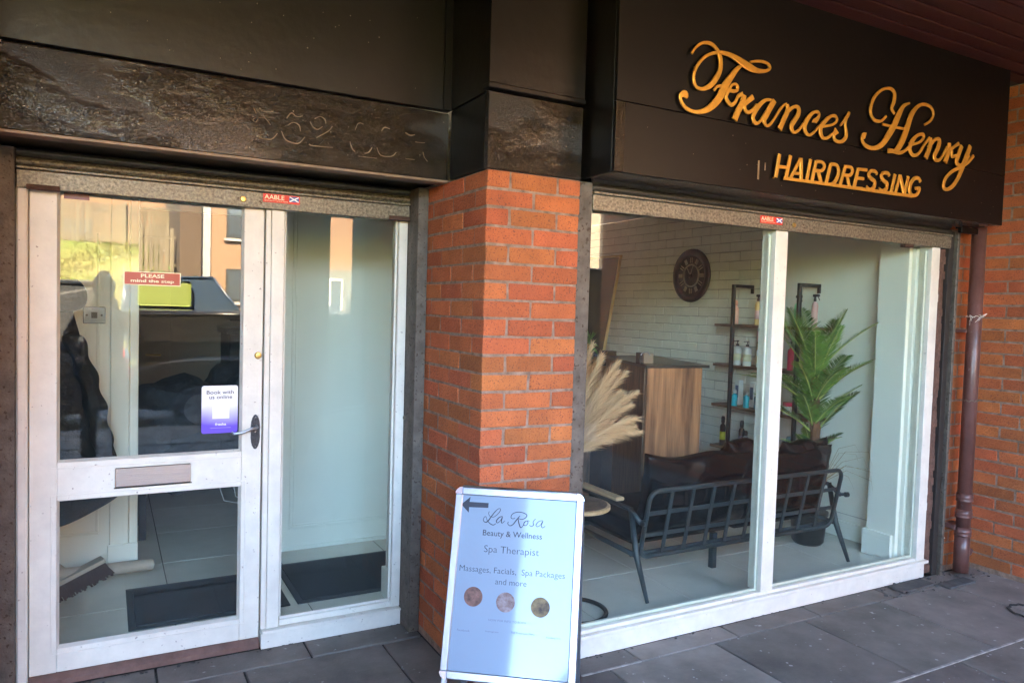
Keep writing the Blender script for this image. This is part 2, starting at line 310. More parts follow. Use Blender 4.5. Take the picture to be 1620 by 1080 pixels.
# bricks -------------------------------------------------------------
_bc = {}
def brick_mesh(l, d, h, var, m, bev=.0035):
    k = (round(l, 3), round(d, 3), round(h, 3), var, m)
    if k not in _bc:
        rnd = random.Random(int(l*1000)*31+int(d*1000)*7+var)
        b = MB().box(-l/2, l/2, -d/2, d/2, -h/2, h/2, bev)
        for v in b.bm.verts: v.co += Vector((rnd.uniform(-1, 1), rnd.uniform(-1, 1), rnd.uniform(-1, 1)))*.0019
        me = b.mesh('brick'); me.materials.append(M[m]); _bc[k] = me
    return _bc[k]
def brick(parent, x0, x1, y0, y1, z0, z1, m='brick', prefer=None):
    dx, dy = x1-x0, y1-y0; rot = 0
    l, d = dx, dy
    if dy > dx: l, d, rot = dy, dx, math.pi/2
    o = inst('brick', brick_mesh(l, d, z1-z0, random.randrange(3), m), ((x0+x1)/2, (y0+y1)/2, (z0+z1)/2), parent, rot + random.choice((0, math.pi)))
    o.location += Vector((random.uniform(-1, 1), random.uniform(-1, 1), random.uniform(-.7, .7)))*.0012
    return o
STROKES={'F':[['letter',[[2.166,2.662,0.0118],[2.187,2.691,0.0118],[2.224,2.717,0.0139],[2.269,2.724,0.0159],[2.301,2.711,0.0167],[2.324,2.685,0.0216],[2.333,2.653,0.0216],[2.329,2.618,0.0224],[2.308,2.581,0.0257],[2.276,2.546,0.0237],[2.234,2.526,0.0159],[2.201,2.529,0.0139],[2.186,2.551,0.0139],[2.184,2.58,0.0139],[2.199,2.616,0.0139],[2.233,2.656,0.0139],[2.277,2.683,0.0139],[2.328,2.697,0.0159],[2.386,2.697,0.0208],[2.447,2.682,0.0306],[2.502,2.666,0.0335],[2.551,2.659,0.0224],[2.601,2.666,0.0159],[2.628,2.682,0.0147],[2.621,2.698,0.0139],[2.586,2.704,0.0139],[2.543,2.699,0.0118],[2.507,2.688,0.011]]],['+',[[2.462,2.668,0.0098],[2.431,2.645,0.0208],[2.392,2.599,0.0297],[2.362,2.556,0.0367],[2.338,2.513,0.0375],[2.3,2.469,0.0326],[2.256,2.439,0.0248],[2.201,2.424,0.0167],[2.15,2.431,0.0167],[2.122,2.454,0.0139],[2.115,2.478,0.0159],[2.128,2.49,0.0268],[2.139,2.486,0.0367],[2.137,2.475,0.0286]]],['+',[[2.302,2.531,0.0118],[2.316,2.548,0.0118],[2.336,2.556,0.0139],[2.371,2.551,0.0159],[2.407,2.546,0.0159],[2.433,2.552,0.0147],[2.438,2.568,0.0167],[2.424,2.578,0.0139],[2.402,2.569,0.0118],[2.389,2.547,0.0147],[2.373,2.519,0.0167],[2.383,2.497,0.0188],[2.407,2.486,0.0175],[2.43,2.504,0.0147],[2.446,2.531,0.0159],[2.47,2.543,0.0208]]],['letter',[[2.479,2.54,0.0257],[2.469,2.504,0.0286],[2.447,2.466,0.0306],[2.426,2.423,0.0314]]],['+',[[2.479,2.494,0.0167],[2.504,2.518,0.0237],[2.533,2.54,0.0257]]],['+',[[2.484,2.497,0.0175],[2.49,2.476,0.0167],[2.51,2.469,0.0167],[2.534,2.483,0.0147],[2.56,2.509,0.0188]]],['letter',[[2.649,2.544,0.0126],[2.616,2.54,0.0139],[2.583,2.518,0.0196],[2.552,2.483,0.0237],[2.538,2.45,0.0188],[2.551,2.43,0.0188],[2.57,2.43,0.0139],[2.59,2.448,0.0118],[2.61,2.478,0.0118],[2.634,2.512,0.0139],[2.65,2.537,0.0118]]],['+',[[2.669,2.545,0.0257],[2.642,2.507,0.0277],[2.622,2.473,0.0257],[2.609,2.447,0.0224],[2.623,2.427,0.0139],[2.646,2.434,0.0126],[2.674,2.467,0.0118],[2.701,2.505,0.0126],[2.729,2.535,0.0118],[2.746,2.541,0.0139]]],['letter',[[2.751,2.542,0.0196],[2.755,2.513,0.0245],[2.733,2.472,0.0265],[2.706,2.42,0.0286]]],['+',[[2.751,2.499,0.0118],[2.774,2.523,0.0167],[2.804,2.54,0.0147],[2.827,2.535,0.0208],[2.828,2.51,0.0245],[2.803,2.475,0.0245],[2.784,2.445,0.0237],[2.799,2.422,0.0167],[2.821,2.427,0.0139],[2.845,2.446,0.0126],[2.864,2.47,0.0126]]],['letter',[[2.939,2.484,0.0322],[2.941,2.492,0.0265],[2.961,2.509,0.0175],[2.968,2.528,0.0139],[2.954,2.538,0.0139],[2.923,2.528,0.0167],[2.889,2.495,0.0237],[2.873,2.461,0.0228],[2.88,2.433,0.0196],[2.904,2.422,0.0147],[2.934,2.437,0.0126],[2.964,2.466,0.0126],[2.99,2.484,0.0118]]],['letter',[[2.988,2.473,0.0126],[3.027,2.482,0.0126],[3.07,2.496,0.0118],[3.096,2.517,0.0126],[3.083,2.536,0.0155],[3.051,2.531,0.0147],[3.015,2.506,0.0216],[2.985,2.473,0.0224],[2.985,2.44,0.0216],[3.005,2.42,0.0167],[3.036,2.428,0.0147],[3.062,2.447,0.0126],[3.083,2.461,0.0126]]],['letter',[[3.181,2.57,0.0155],[3.166,2.546,0.0175],[3.119,2.495,0.0085]]],['+',[[3.163,2.538,0.0155],[3.157,2.508,0.0126],[3.165,2.48,0.0167],[3.167,2.451,0.0196],[3.144,2.427,0.0196],[3.111,2.418,0.0167],[3.086,2.425,0.0175],[3.079,2.446,0.0167],[3.096,2.47,0.0351]]],['letter',[[3.462,2.593,0.0134],[3.428,2.565,0.0147],[3.378,2.558,0.0167],[3.344,2.584,0.0162],[3.341,2.624,0.0175],[3.369,2.678,0.0159],[3.425,2.72,0.0147],[3.484,2.733,0.0155],[3.518,2.716,0.0204],[3.517,2.675,0.0224],[3.501,2.637,0.0175],[3.526,2.614,0.0134]]],['+',[[3.645,2.686,0.0106],[3.598,2.664,0.0204],[3.564,2.617,0.033],[3.531,2.559,0.0371],[3.488,2.5,0.0351],[3.437,2.446,0.0294],[3.37,2.42,0.0224],[3.311,2.427,0.0196],[3.287,2.452,0.0162],[3.294,2.476,0.0204],[3.309,2.473,0.0351]]],['+',[[3.438,2.549,0.0139],[3.513,2.548,0.0139],[3.618,2.55,0.0126]]],['+',[[3.781,2.595,0.0126],[3.83,2.623,0.0147],[3.852,2.66,0.0155],[3.828,2.693,0.0162],[3.767,2.699,0.0175],[3.714,2.679,0.0204],[3.669,2.633,0.0302],[3.64,2.568,0.0359],[3.612,2.505,0.0371],[3.577,2.452,0.033],[3.542,2.424,0.0224]]],['+',[[3.49,2.423,0.0261],[3.532,2.426,0.0224],[3.58,2.423,0.0196],[3.627,2.441,0.0167],[3.672,2.477,0.0155]]],['letter',[[3.672,2.477,0.0155],[3.74,2.497,0.0134],[3.777,2.527,0.0155],[3.766,2.544,0.0175],[3.717,2.528,0.0183],[3.676,2.489,0.0261],[3.665,2.451,0.0232],[3.696,2.425,0.0183],[3.744,2.443,0.0155],[3.79,2.498,0.0155],[3.827,2.533,0.0155]]],['letter',[[3.837,2.535,0.0232],[3.836,2.492,0.0281],[3.801,2.423,0.031]]],['+',[[3.831,2.491,0.0204],[3.879,2.531,0.0175],[3.915,2.533,0.0232],[3.908,2.495,0.0273],[3.876,2.441,0.0268],[3.904,2.423,0.0196],[3.938,2.442,0.0162],[3.985,2.505,0.0175]]],['letter',[[4.004,2.529,0.024],[4.003,2.488,0.0289],[3.972,2.421,0.0317]]],['+',[[4.008,2.489,0.0204],[4.058,2.52,0.0162],[4.089,2.537,0.0212]]],['+',[[4.034,2.492,0.0162],[4.037,2.461,0.0175],[4.074,2.472,0.0147]]],['letter',[[4.117,2.528,0.031],[4.094,2.48,0.0276],[4.077,2.434,0.0253],[4.111,2.422,0.0183],[4.153,2.443,0.0167],[4.187,2.485,0.0212]]],['+',[[4.199,2.538,0.0276],[4.171,2.483,0.0325],[4.138,2.422,0.0338],[4.106,2.361,0.0261],[4.057,2.305,0.0224],[4.006,2.28,0.0183],[3.973,2.29,0.0212],[3.985,2.335,0.0196],[4.039,2.379,0.0183],[4.122,2.414,0.0183],[4.185,2.447,0.0175],[4.232,2.488,0.0183]]]],'H':[['letter',[[2.716,2.31,0.0196],[2.697,2.202,0.0196]]],['+',[[2.789,2.312,0.0188],[2.764,2.207,0.0208]]],['+',[[2.709,2.253,0.0159],[2.775,2.255,0.0147]]],['letter',[[2.856,2.307,0.0175],[2.792,2.207,0.0167]]],['+',[[2.859,2.31,0.0204],[2.866,2.21,0.0196]]],['+',[[2.822,2.235,0.0126],[2.861,2.237,0.0139]]],['letter',[[2.924,2.311,0.0196],[2.902,2.209,0.0196]]],['letter',[[2.961,2.308,0.0196],[2.938,2.208,0.0204]]],['+',[[2.965,2.306,0.0159],[3.005,2.307,0.0155],[3.021,2.291,0.0175],[3.004,2.268,0.0167],[2.96,2.263,0.0167]]],['+',[[2.979,2.265,0.0188],[3.004,2.213,0.0196]]],['letter',[[3.065,2.308,0.0196],[3.038,2.209,0.0196]]],['+',[[3.065,2.306,0.0175],[3.107,2.305,0.0175],[3.124,2.281,0.0183],[3.115,2.245,0.0196],[3.087,2.214,0.0175],[3.046,2.207,0.0155]]],['letter',[[3.172,2.31,0.0204],[3.137,2.209,0.0196]]],['+',[[3.173,2.306,0.0155],[3.212,2.307,0.0167],[3.226,2.29,0.0175],[3.207,2.268,0.0167],[3.164,2.263,0.0167]]],['+',[[3.187,2.265,0.0183],[3.211,2.211,0.0196]]],['letter',[[3.267,2.308,0.0196],[3.242,2.21,0.0216]]],['+',[[3.267,2.305,0.0155],[3.335,2.308,0.0167]]],['+',[[3.258,2.26,0.0155],[3.314,2.262,0.0155]]],['+',[[3.246,2.211,0.0155],[3.306,2.213,0.0155]]],['letter',[[3.414,2.296,0.0167],[3.396,2.308,0.0183],[3.364,2.306,0.0175],[3.349,2.286,0.0196],[3.366,2.27,0.0204],[3.396,2.257,0.0204],[3.394,2.23,0.0196],[3.363,2.214,0.0175],[3.333,2.224,0.0183]]],['letter',[[3.512,2.299,0.0175],[3.496,2.31,0.0183],[3.463,2.308,0.0175],[3.447,2.289,0.0204],[3.466,2.27,0.0196],[3.494,2.257,0.0216],[3.49,2.23,0.0196],[3.457,2.216,0.0196],[3.429,2.225,0.0183]]],['letter',[[3.556,2.311,0.0204],[3.529,2.212,0.0212]]],['letter',[[3.599,2.311,0.0196],[3.563,2.213,0.0196]]],['+',[[3.599,2.311,0.0216],[3.639,2.218,0.0224]]],['+',[[3.668,2.313,0.0191],[3.641,2.218,0.0196]]],['letter',[[3.77,2.295,0.0196],[3.753,2.311,0.0191],[3.718,2.308,0.0216],[3.689,2.28,0.0224],[3.681,2.241,0.0224],[3.703,2.218,0.0204],[3.738,2.224,0.0183],[3.756,2.243,0.0204],[3.762,2.261,0.0175],[3.726,2.257,0.0155]]],['base_bar',[[2.75,2.204,0.0147],[3.703,2.214,0.0175]]]],'G':[['n',[[0.5,2.318,0.0028],[0.511,2.297,0.002]]],['n',[[0.522,2.312,0.002],[0.544,2.308,0.0028],[0.575,2.315,0.002]]],['n',[[0.52,2.282,0.002],[0.544,2.283,0.0028],[0.565,2.261,0.002]]],['n',[[0.507,2.28,0.002],[0.498,2.27,0.002],[0.509,2.264,0.0028],[0.518,2.277,0.002]]],['n',[[0.519,2.203,0.0028],[0.568,2.205,0.004],[0.592,2.231,0.002]]],['n',[[0.627,2.296,0.004],[0.645,2.319,0.004],[0.666,2.308,0.0028],[0.689,2.314,0.002]]],['n',[[0.632,2.269,0.0028],[0.653,2.283,0.002],[0.676,2.275,0.004],[0.682,2.252,0.002]]],['n',[[0.608,2.242,0.002],[0.626,2.21,0.004],[0.672,2.202,0.004],[0.7,2.232,0.0028]]],['n',[[0.738,2.31,0.004],[0.76,2.322,0.002],[0.779,2.313,0.004],[0.784,2.297,0.002]]],['n',[[0.72,2.295,0.002],[0.732,2.276,0.004],[0.751,2.269,0.004],[0.77,2.283,0.002]]],['n',[[0.81,2.289,0.0028],[0.794,2.268,0.004],[0.747,2.236,0.0028]]],['n',[[0.717,2.206,0.0028],[0.733,2.201,0.004],[0.814,2.204,0.002]]],['n',[[0.906,2.288,0.002],[0.916,2.314,0.0028],[0.928,2.32,0.002],[0.941,2.317,0.002]]],['n',[[0.885,2.237,0.002],[0.895,2.21,0.004],[0.908,2.199,0.002]]],['n',[[0.948,2.197,0.0028],[0.966,2.204,0.004],[0.98,2.225,0.0028]]],['n',[[1.02,2.299,0.002],[1.032,2.316,0.004],[1.056,2.314,0.002]]],['n',[[1.001,2.228,0.002],[1.019,2.198,0.0028],[1.066,2.199,0.004],[1.087,2.219,0.002]]],['n',[[1.127,2.307,0.004],[1.148,2.299,0.0049],[1.17,2.305,0.0028]]],['n',[[1.173,2.275,0.004],[1.187,2.274,0.002],[1.217,2.276,0.002]]],['n',[[1.21,2.235,0.0028],[1.216,2.215,0.002],[1.232,2.197,0.0028]]],['n',[[1.13,2.197,0.002],[1.172,2.198,0.0028]]],['n',[[0.923,2.182,0.0028],[1.002,2.183,0.002]]]],'R':[['L',[[-0.1015,0.5477,0.0015],[-0.0893,0.5456,0.0017],[-0.0761,0.5551,0.0018],[-0.0662,0.5683,0.0022],[-0.0659,0.5766,0.0018],[-0.0738,0.5755,0.0018],[-0.0848,0.5642,0.0026],[-0.0973,0.546,0.0033],[-0.108,0.5299,0.0037],[-0.1176,0.5264,0.0026],[-0.1242,0.5327,0.0022],[-0.122,0.5425,0.0018],[-0.1163,0.5457,0.0015],[-0.1103,0.5336,0.0018],[-0.0994,0.5229,0.0026],[-0.0871,0.5183,0.0026],[-0.0776,0.5243,0.0018]]],['L',[[-0.1049,0.5648,0.0015],[-0.1072,0.5569,0.0015],[-0.1015,0.5477,0.0015]]],['a',[[-0.0559,0.5507,0.0022],[-0.0674,0.5461,0.0029],[-0.0764,0.534,0.0033],[-0.0728,0.5266,0.0022],[-0.0626,0.5349,0.0018],[-0.0557,0.5488,0.0022],[-0.0586,0.5352,0.0033],[-0.056,0.5267,0.0022],[-0.0458,0.536,0.0015]]],['R',[[-0.0101,0.548,0.0018],[-0.0177,0.5446,0.0018],[-0.025,0.5489,0.0022],[-0.0209,0.5607,0.0022],[-0.0056,0.5684,0.0026],[0.0142,0.5687,0.0026],[0.0304,0.5621,0.0026],[0.0291,0.5525,0.0026],[0.0158,0.5449,0.0022],[0.0019,0.5469,0.0018]]],['R',[[0.0071,0.5568,0.0018],[-0.0037,0.5427,0.0033],[-0.0163,0.5247,0.0029],[-0.0278,0.5201,0.0022],[-0.0352,0.5272,0.0022],[-0.0327,0.5331,0.0015]]],['R',[[0.001,0.5449,0.0026],[0.0051,0.5299,0.0033],[0.012,0.5161,0.0029],[0.0195,0.5214,0.0018],[0.0245,0.5331,0.0018]]],['o',[[0.0338,0.5414,0.0018],[0.0244,0.535,0.0029],[0.0231,0.5254,0.0026],[0.031,0.525,0.0018],[0.0373,0.534,0.0022],[0.0348,0.5414,0.0018],[0.0418,0.54,0.0015]]],['s',[[0.0637,0.55,0.0015],[0.0556,0.539,0.0018],[0.0573,0.5277,0.0026],[0.0488,0.5224,0.0018],[0.0436,0.5268,0.0015]]],['a',[[0.0905,0.5452,0.0015],[0.0769,0.5424,0.0018],[0.0669,0.5303,0.0022],[0.0703,0.5229,0.0018],[0.0817,0.5294,0.0015],[0.0905,0.5442,0.0018],[0.0857,0.5278,0.0022],[0.09,0.5205,0.0018],[0.0994,0.5268,0.0015]]]]}
# ================================================================== the setting
ZF = .08            # indoor floor height
ZT = 2.122          # top of the brickwork / bottom of the fascias
def pavement():
    base = obj('pavement', MB().box(-24, 12, -3.0, 3.6, -.25, -.012), 'joint'); tag(base, kind='structure')
    g = .005
    def s(x0, x1, y0, y1):
        if x1-x0 < .03 or y1-y0 < .03: return
        k = ('slab', round(x1-x0, 3), round(y1-y0, 3))
        if k not in _bc:
            me = MB().box(-(x1-x0)/2+g, (x1-x0)/2-g, -(y1-y0)/2+g, (y1-y0)/2-g, -.03, 0, .004).mesh('slab'); me.materials.append(M['slab']); _bc[k] = me
        o = inst('slab', _bc[k], ((x0+x1)/2, (y0+y1)/2, random.uniform(-.0025, .0)), base)
        o.rotation_euler = (random.uniform(-.0015, .0015), random.uniform(-.0015, .0015), 0)
    # narrow course against the shopfront, then rows of 600 mm slabs
    for i in range(6): s(1.778+[0, .35, .95, 1.54, 2.15, 2.55][i], [2.128, 2.728, 3.318, 3.928, 4.328, 4.88][i], 2.59, 2.73)
    xs = [(-3.93+.615*i, -3.93+.615*(i+1)) for i in range(15)]
    y = 2.59; k = 0
    while y > -1.7:
        off = 0 if k % 2 == 0 else .29
        for a, b in xs:
            a2, b2 = a+.34+off, b+.34+off
            if a2 > 4.87: continue
            s(a2, min(b2, 4.88), y-.63, y)
        y -= .63; k += 1
    # recess in front of the left door
    for a, b in ((-.36, .19), (.19, .81), (.81, 1.33)): s(a, b, 3.25, 3.43)
    for a, b in ((-.36, -.10), (-.10, .52), (.52, 1.13), (1.13, 1.33)): s(a, b, 2.62, 3.245)
    return base
pavement()
# worn concrete patch at the foot of the right corner
b = MB()
for (x0, x1, y0, y1) in ((4.02, 4.32, 2.60, 2.70), (4.34, 4.60, 2.52, 2.60)): b.box(x0, x1, y0, y1, .0, .014, .004)
obj('mortar_patch', b, 'tarm', bpy.data.objects['pavement'])
def roundel():
    b = MB(); pts = [(4.42+.10*math.cos(a)*random.uniform(.9, 1.1), 2.13+.10*math.sin(a)*random.uniform(.9, 1.1), .003) for a in [i*math.pi/12 for i in range(24)]]
    b.tube(pts, .006, 5, closed=True); return b
obj('pale_joint', MB().box(2.9, 4.86, 1.953, 1.966, -.004, .0025, .001), mat('pale_joint_mortar', (.42, .38, .34), .9, var=.6, vscale=20), bpy.data.objects['pavement'])
obj('pale_joint', MB().box(1.80, 2.12, 2.583, 2.594, -.004, .0025, .001), mat('pale_joint_mortar', (.42, .38, .34), .9, var=.6, vscale=20), bpy.data.objects['pavement'])
obj('repair_ring', roundel(), 'joint', bpy.data.objects['pavement'])
b = MB()
for i in range(70):
    x, y = random.uniform(3.9, 4.86), random.uniform(2.55, 2.72); r = random.uniform(.004, .013)
    b.box(x, x+r*1.6, y, y+r, .002, .002+r*.6, 0, Matrix.Translation((x, y, 0)) @ Matrix.Rotation(random.uniform(0, 3), 4, 'Z') @ Matrix.Translation((-x, -y, 0)))
for i in range(90):
    x, y = random.uniform(1.9, 4.4), random.gauss(2.715, .012); r = random.uniform(.002, .006)
    b.box(x, x+r*2, y, y+r, .001, .001+r*.6)
for i in range(60):
    x, y = random.uniform(-.3, 1.33), random.gauss(3.40, .014); r = random.uniform(.002, .006)
    b.box(x, x+r*2, y, y+r, .001, .001+r*.6)
obj('grit_and_debris', b, 'tarm', bpy.data.objects['pavement'], kind='stuff')
b = MB()
for i in range(120):
    x, y = random.uniform(.4, 4.6), random.uniform(1.5, 2.6); r = random.uniform(.003, .009); n = 7
    b.poly([(x+r*random.uniform(.6, 1.2)*math.cos(j*2*math.pi/n), y+r*random.uniform(.6, 1.2)*math.sin(j*2*math.pi/n), .0035) for j in range(n)])
obj('pale_spots', b, mat('pale_gum_spots', (.36, .35, .34), .9), bpy.data.objects['pavement'], kind='stuff')

tag(obj('bounce_footway', MB().box(-24, 12, -3.0, -1.85, -.1, .002), mat('pale_bounce_concrete', (.24, .20, .16), .9, var=.2, vscale=4)), kind='structure')  # paler strip added to bounce warm light towards the shopfront
tag(obj('kerb', MB().box(-60, 60, -3.14, -3.004, -.25, -.002, .01), 'kerb'), kind='structure')
tag(obj('road', MB().box(-60, 60, -13, -3.144, -.3, -.11), mat('lightened_worn_asphalt', (.14, .13, .12), .9, var=.2, vscale=5)), kind='structure')  # asphalt tone lifted so more sun bounces onto the shopfront
# indoor floor with tiles
fl = obj('floor', MB().box(-1.7, 4.42, 3.50, 7.6, -.1, ZF-.003), 'grout'); tag(fl, kind='structure')
fr = obj('floor', MB().box(1.70, 4.42, 2.80, 3.499, -.1, ZF-.003), 'grout'); tag(fr, kind='structure')
T = .6; cnt = 0
for i in range(-4, 8):
    for j in range(-1, 8):
        x0, y0 = .285+T*i, 3.35+T*j
        x1, y1 = x0+T, y0+T
        x0c, x1c = max(x0, -1.69), min(x1, 4.415); y0c, y1c = max(y0, 3.505 if x1 <= 1.6 else 2.805), min(y1, 7.59)
        if x0 < 1.6 < x1 and y0c < 3.5: x0c = 1.71
        if x1c-x0c < .03 or y1c-y0c < .03: continue
        k = ('tile', round(x1c-x0c, 3), round(y1c-y0c, 3))
        if k not in _bc:
            me = MB().box(-(x1c-x0c)/2+.0022, (x1c-x0c)/2-.0022, -(y1c-y0c)/2+.0022, (y1c-y0c)/2-.0022, -.008, 0, .001).mesh('tile'); me.materials.append(M['tile']); _bc[k] = me
        inst('tile', _bc[k], ((x0c+x1c)/2, (y0c+y1c)/2, ZF), fl)

# ------------------------------------------------------------------ brick pillars of the facade
def pillar(x0, yf, dx, dy, label, cat='brick pillar', group=None, courses=28, name='brick_pillar', far=False, mirror=False):
    t = thing(name, (x0, yf, 0), label, cat, group)
    zb = ZT-.075*courses
    obj('mortar_core', MB().box(x0+.003, x0+dx-.003, yf+.003, yf+dy-.003, -.01, ZT-.002), 'mortar', t)
    for k in range(courses+1):
        z1 = ZT-.075*k-.005; z0 = z1-.065
        if z1 < .01: break
        z0 = max(z0, .0)
        if z1-z0 < .02: continue
        def B(a, b, c, d):
            a, b = (a, b) if not mirror else (dx-b, dx-a)
            d = min(d, dy)
            if d-c > .03 and b-a > .03: brick(t, x0+a, x0+b, yf+c, yf+d, z0, z1)
        if k % 2 == 0:
            B(0, .1025, 0, .215); B(.1125, .3275, 0, .1025); B(.3375, dx, 0, .215); y = .225
        else:
            B(0, .215, 0, .1025); B(.225, dx, 0, .1025); y = .1125
        while y < dy-.03:
            B(0, .1025, y, y+.215)
            if far: B(dx-.1025, dx, y, y+.215)
            y += .225
    return t
pillar(1.334, 2.6927, .4445, .75, 'orange brick pillar between the door recess and the display window, behind the pavement sign')
pillar(-.805, 2.6927, .4445, .75, 'brick pillar left of the shop door at the edge of the recess', mirror=True)
# the brick return wall at the right and the strip beside the shutter
def wall_bricks(t, plane, a0, a1, at, z_hi, z_lo, courses, cap=300, depth=.1025, m='brick', phase=.06, sgn=1):
    n = 0; rest = MB()
    for k in range(courses):
        z1 = z_hi-.075*k-.005; z0 = max(z1-.065, z_lo)
        if z1-z0 < .02: continue
        u = a1 - (phase + (.1125 if k % 2 else 0))
        cuts = [a1]
        while u > a0: cuts.append(u); u -= .225
        cuts.append(a0)
        for hi, lo in zip(cuts, cuts[1:]):
            lo2 = lo + (.010 if lo > a0 else 0)
            if hi-lo2 < .02: continue
            d0, d1 = (at, at+depth*sgn); d0, d1 = min(d0, d1), max(d0, d1)
            bx = (d0, d1, lo2, hi) if plane == 'x' else (lo2, hi, d0, d1)
            if n < cap: brick(t, *bx, z0, z1, m); n += 1
            else: rest.box(*bx, z0, z1)
    if len(rest.bm.verts): obj('brickwork', rest, m, t, kind='stuff')
t = thing('brick_wall', (4.88, 2.0, 0), 'red brick return wall at the right edge, behind the brown drainpipe', 'brick wall')
obj('mortar_bed', MB().box(4.8825, 5.1, -1.4, 2.756, -.01, 3.02), 'mortar', t)
wall_bricks(t, 'x', 1.3, 2.742, 4.88, 3.022, 0, 41, cap=300, phase=.16)
wall_bricks(thing('brick_wall', (4.88, 0, 0), 'long red brick arcade wall running out to the street on the right, out of the picture', 'brick wall'), 'x', -1.4, 1.29, 4.881, 3.022, 0, 41, cap=0, phase=.16)
t = thing('brick_wall', (4.71, 2.75, 0), 'narrow strip of orange brick between the shutter channel and the brown drainpipe', 'brick wall')
obj('mortar_bed', MB().box(4.54, 4.882, 2.7545, 3.0, -.01, 2.13), 'mortar', t)
wall_bricks(t, 'y', 4.545, 4.873, 2.752, ZT+.075, 0, 30, phase=.19)

t = thing('brick_wall', (-2.0, 1.0, 0), 'unseen brick wall added at the left to shade the pillar side, out of the picture', 'brick wall')  # unseen wall added to keep light off the pillar's left face
obj('mortar_bed', MB().box(-2.3, -2.003, -1.2, 3.3, -.01, 3.04), 'mortar', t)
wall_bricks(t, 'x', -1.2, 3.29, -2.0, 3.022, 0, 41, cap=0, depth=.1, sgn=-1)
# ------------------------------------------------------------------ canopy over the arcade
so = obj('canopy_soffit', MB().box(-24, 12, -1.00, 3.2, 3.045, 3.16), 'blackp'); tag(so, kind='structure')
k = 0; y = -.98
bm_me = None
while y < 2.50:
    me = _bc.get('soff')
    if me is None:
        me = MB().box(-5.4, 5.4, -.045, .045, -.012, .012, .004).mesh('board'); me.materials.append(M['maroon']); _bc['soff'] = me
    inst('board', me, (-.52, y+.05, 3.032), so); y += .102
tag(obj('canopy_edge', MB().box(-24, 12, -1.06, -1.002, 2.98, 3.20, .01), 'maroon', so))
bw = thing('shop_building', (0, 3, 3), 'upper storey of the shop building above the canopy, out of the picture', 'building')
obj('wall', MB().box(-24, 12, 3.05, 8, 3.26, 6.2), 'farbrick', bw)
obj('wall', MB().box(-24, -1.75, 3.0, 8, -.1, 3.05), 'farbrick', bw)
obj('wall', MB().box(5.11, 12, -1.4, 8, -.1, 3.03), 'farbrick', bw)

# ------------------------------------------------------------------ painted fascias
def fascia_left():
    t = thing('fascia', (.5, 3.08, 2.12), 'old weathered black timber fascia over the left shop door, with ghost outlines of removed numbers', 'fascia')
    x0, x1 = -.355, 1.330
    obj('lower_panel', MB().box(x0, x1, 3.08, 3.12, 2.125, 2.418, .003), 'blackw', t, label='peeling glossy black lower panel')
    obj('upper_panel', MB().box(x0, x1, 3.062, 3.10, 2.424, 3.045, .003), 'blackp', t)
    obj('drip_edge', MB().box(x0, x1, 3.068, 3.14, 2.112, 2.123, .002), mat('worn_edge_strip', (.30, .20, .13), .5, var=.4, vscale=20), t)
    obj('underside', MB().box(x0, x1, 3.125, 3.62, 2.127, 2.16), 'blackp', t)
    obj('corner_trim', MB().box(1.29, 1.331, 3.05, 3.061, 2.425, 3.04, .002), 'blackr', t)
    lo = 0
    for hi in (5, 8, 12, 15, 17, 22):
        for nm, S in STROKES['G'][lo:hi]:
            obj('ghost_stroke', MB().ribbon([(u, v, max(w_*1.1, .0018)) for u, v, w_ in S], (0, 3.0795, 0), X, Z, -Y, .003), 'ghost', t, smooth=True)
        lo = hi
    h = MB()
    for i in range(60):
        x, z = random.uniform(x0, x1), random.uniform(2.15, 3.0); r = random.uniform(.0015, .003)
        h.lathe((x, 3.079 if z < 2.42 else 3.0615, z), [(r, -.0006), (r*.6, .0012)], 6, Matrix.Rotation(R_(90), 4, 'X'))
    obj('nail_heads', h, 'galv', t, kind='stuff')
fascia_left()
def pillar_cladding():
    t = thing('fascia', (1.55, 2.69, 2.12), 'black painted boards wrapping the top of the orange brick pillar', 'fascia')
    obj('front_board', MB().box(1.330, 1.778, 2.686, 2.72, 2.124, 2.426, .002), 'blackw', t)
    obj('side_board', MB().box(1.331, 1.345, 2.722, 3.06, 2.126, 2.424, .002), 'blackp', t)
    obj('upper_board', MB().box(1.322, 1.776, 2.672, 2.71, 2.456, 3.045, .002), 'blackp', t)
    obj('lip', MB().box(1.316, 1.776, 2.664, 2.72, 2.434, 2.455, .003), 'blackp', t)
    obj('upper_side_board', MB().box(1.326, 1.345, 2.712, 3.058, 2.428, 3.045, .002), 'blackp', t)
    obj('core', MB().box(1.348, 1.776, 2.722, 3.05, 2.127, 3.04), 'blackr', t)
pillar_cladding()
t = thing('fascia', (-.58, 2.69, 2.12), 'black painted boards on top of the brick pillar left of the door', 'fascia')
obj('front_board', MB().box(-.81, -.358, 2.686, 3.05, 2.124, 3.04, .003), 'blackp', t)
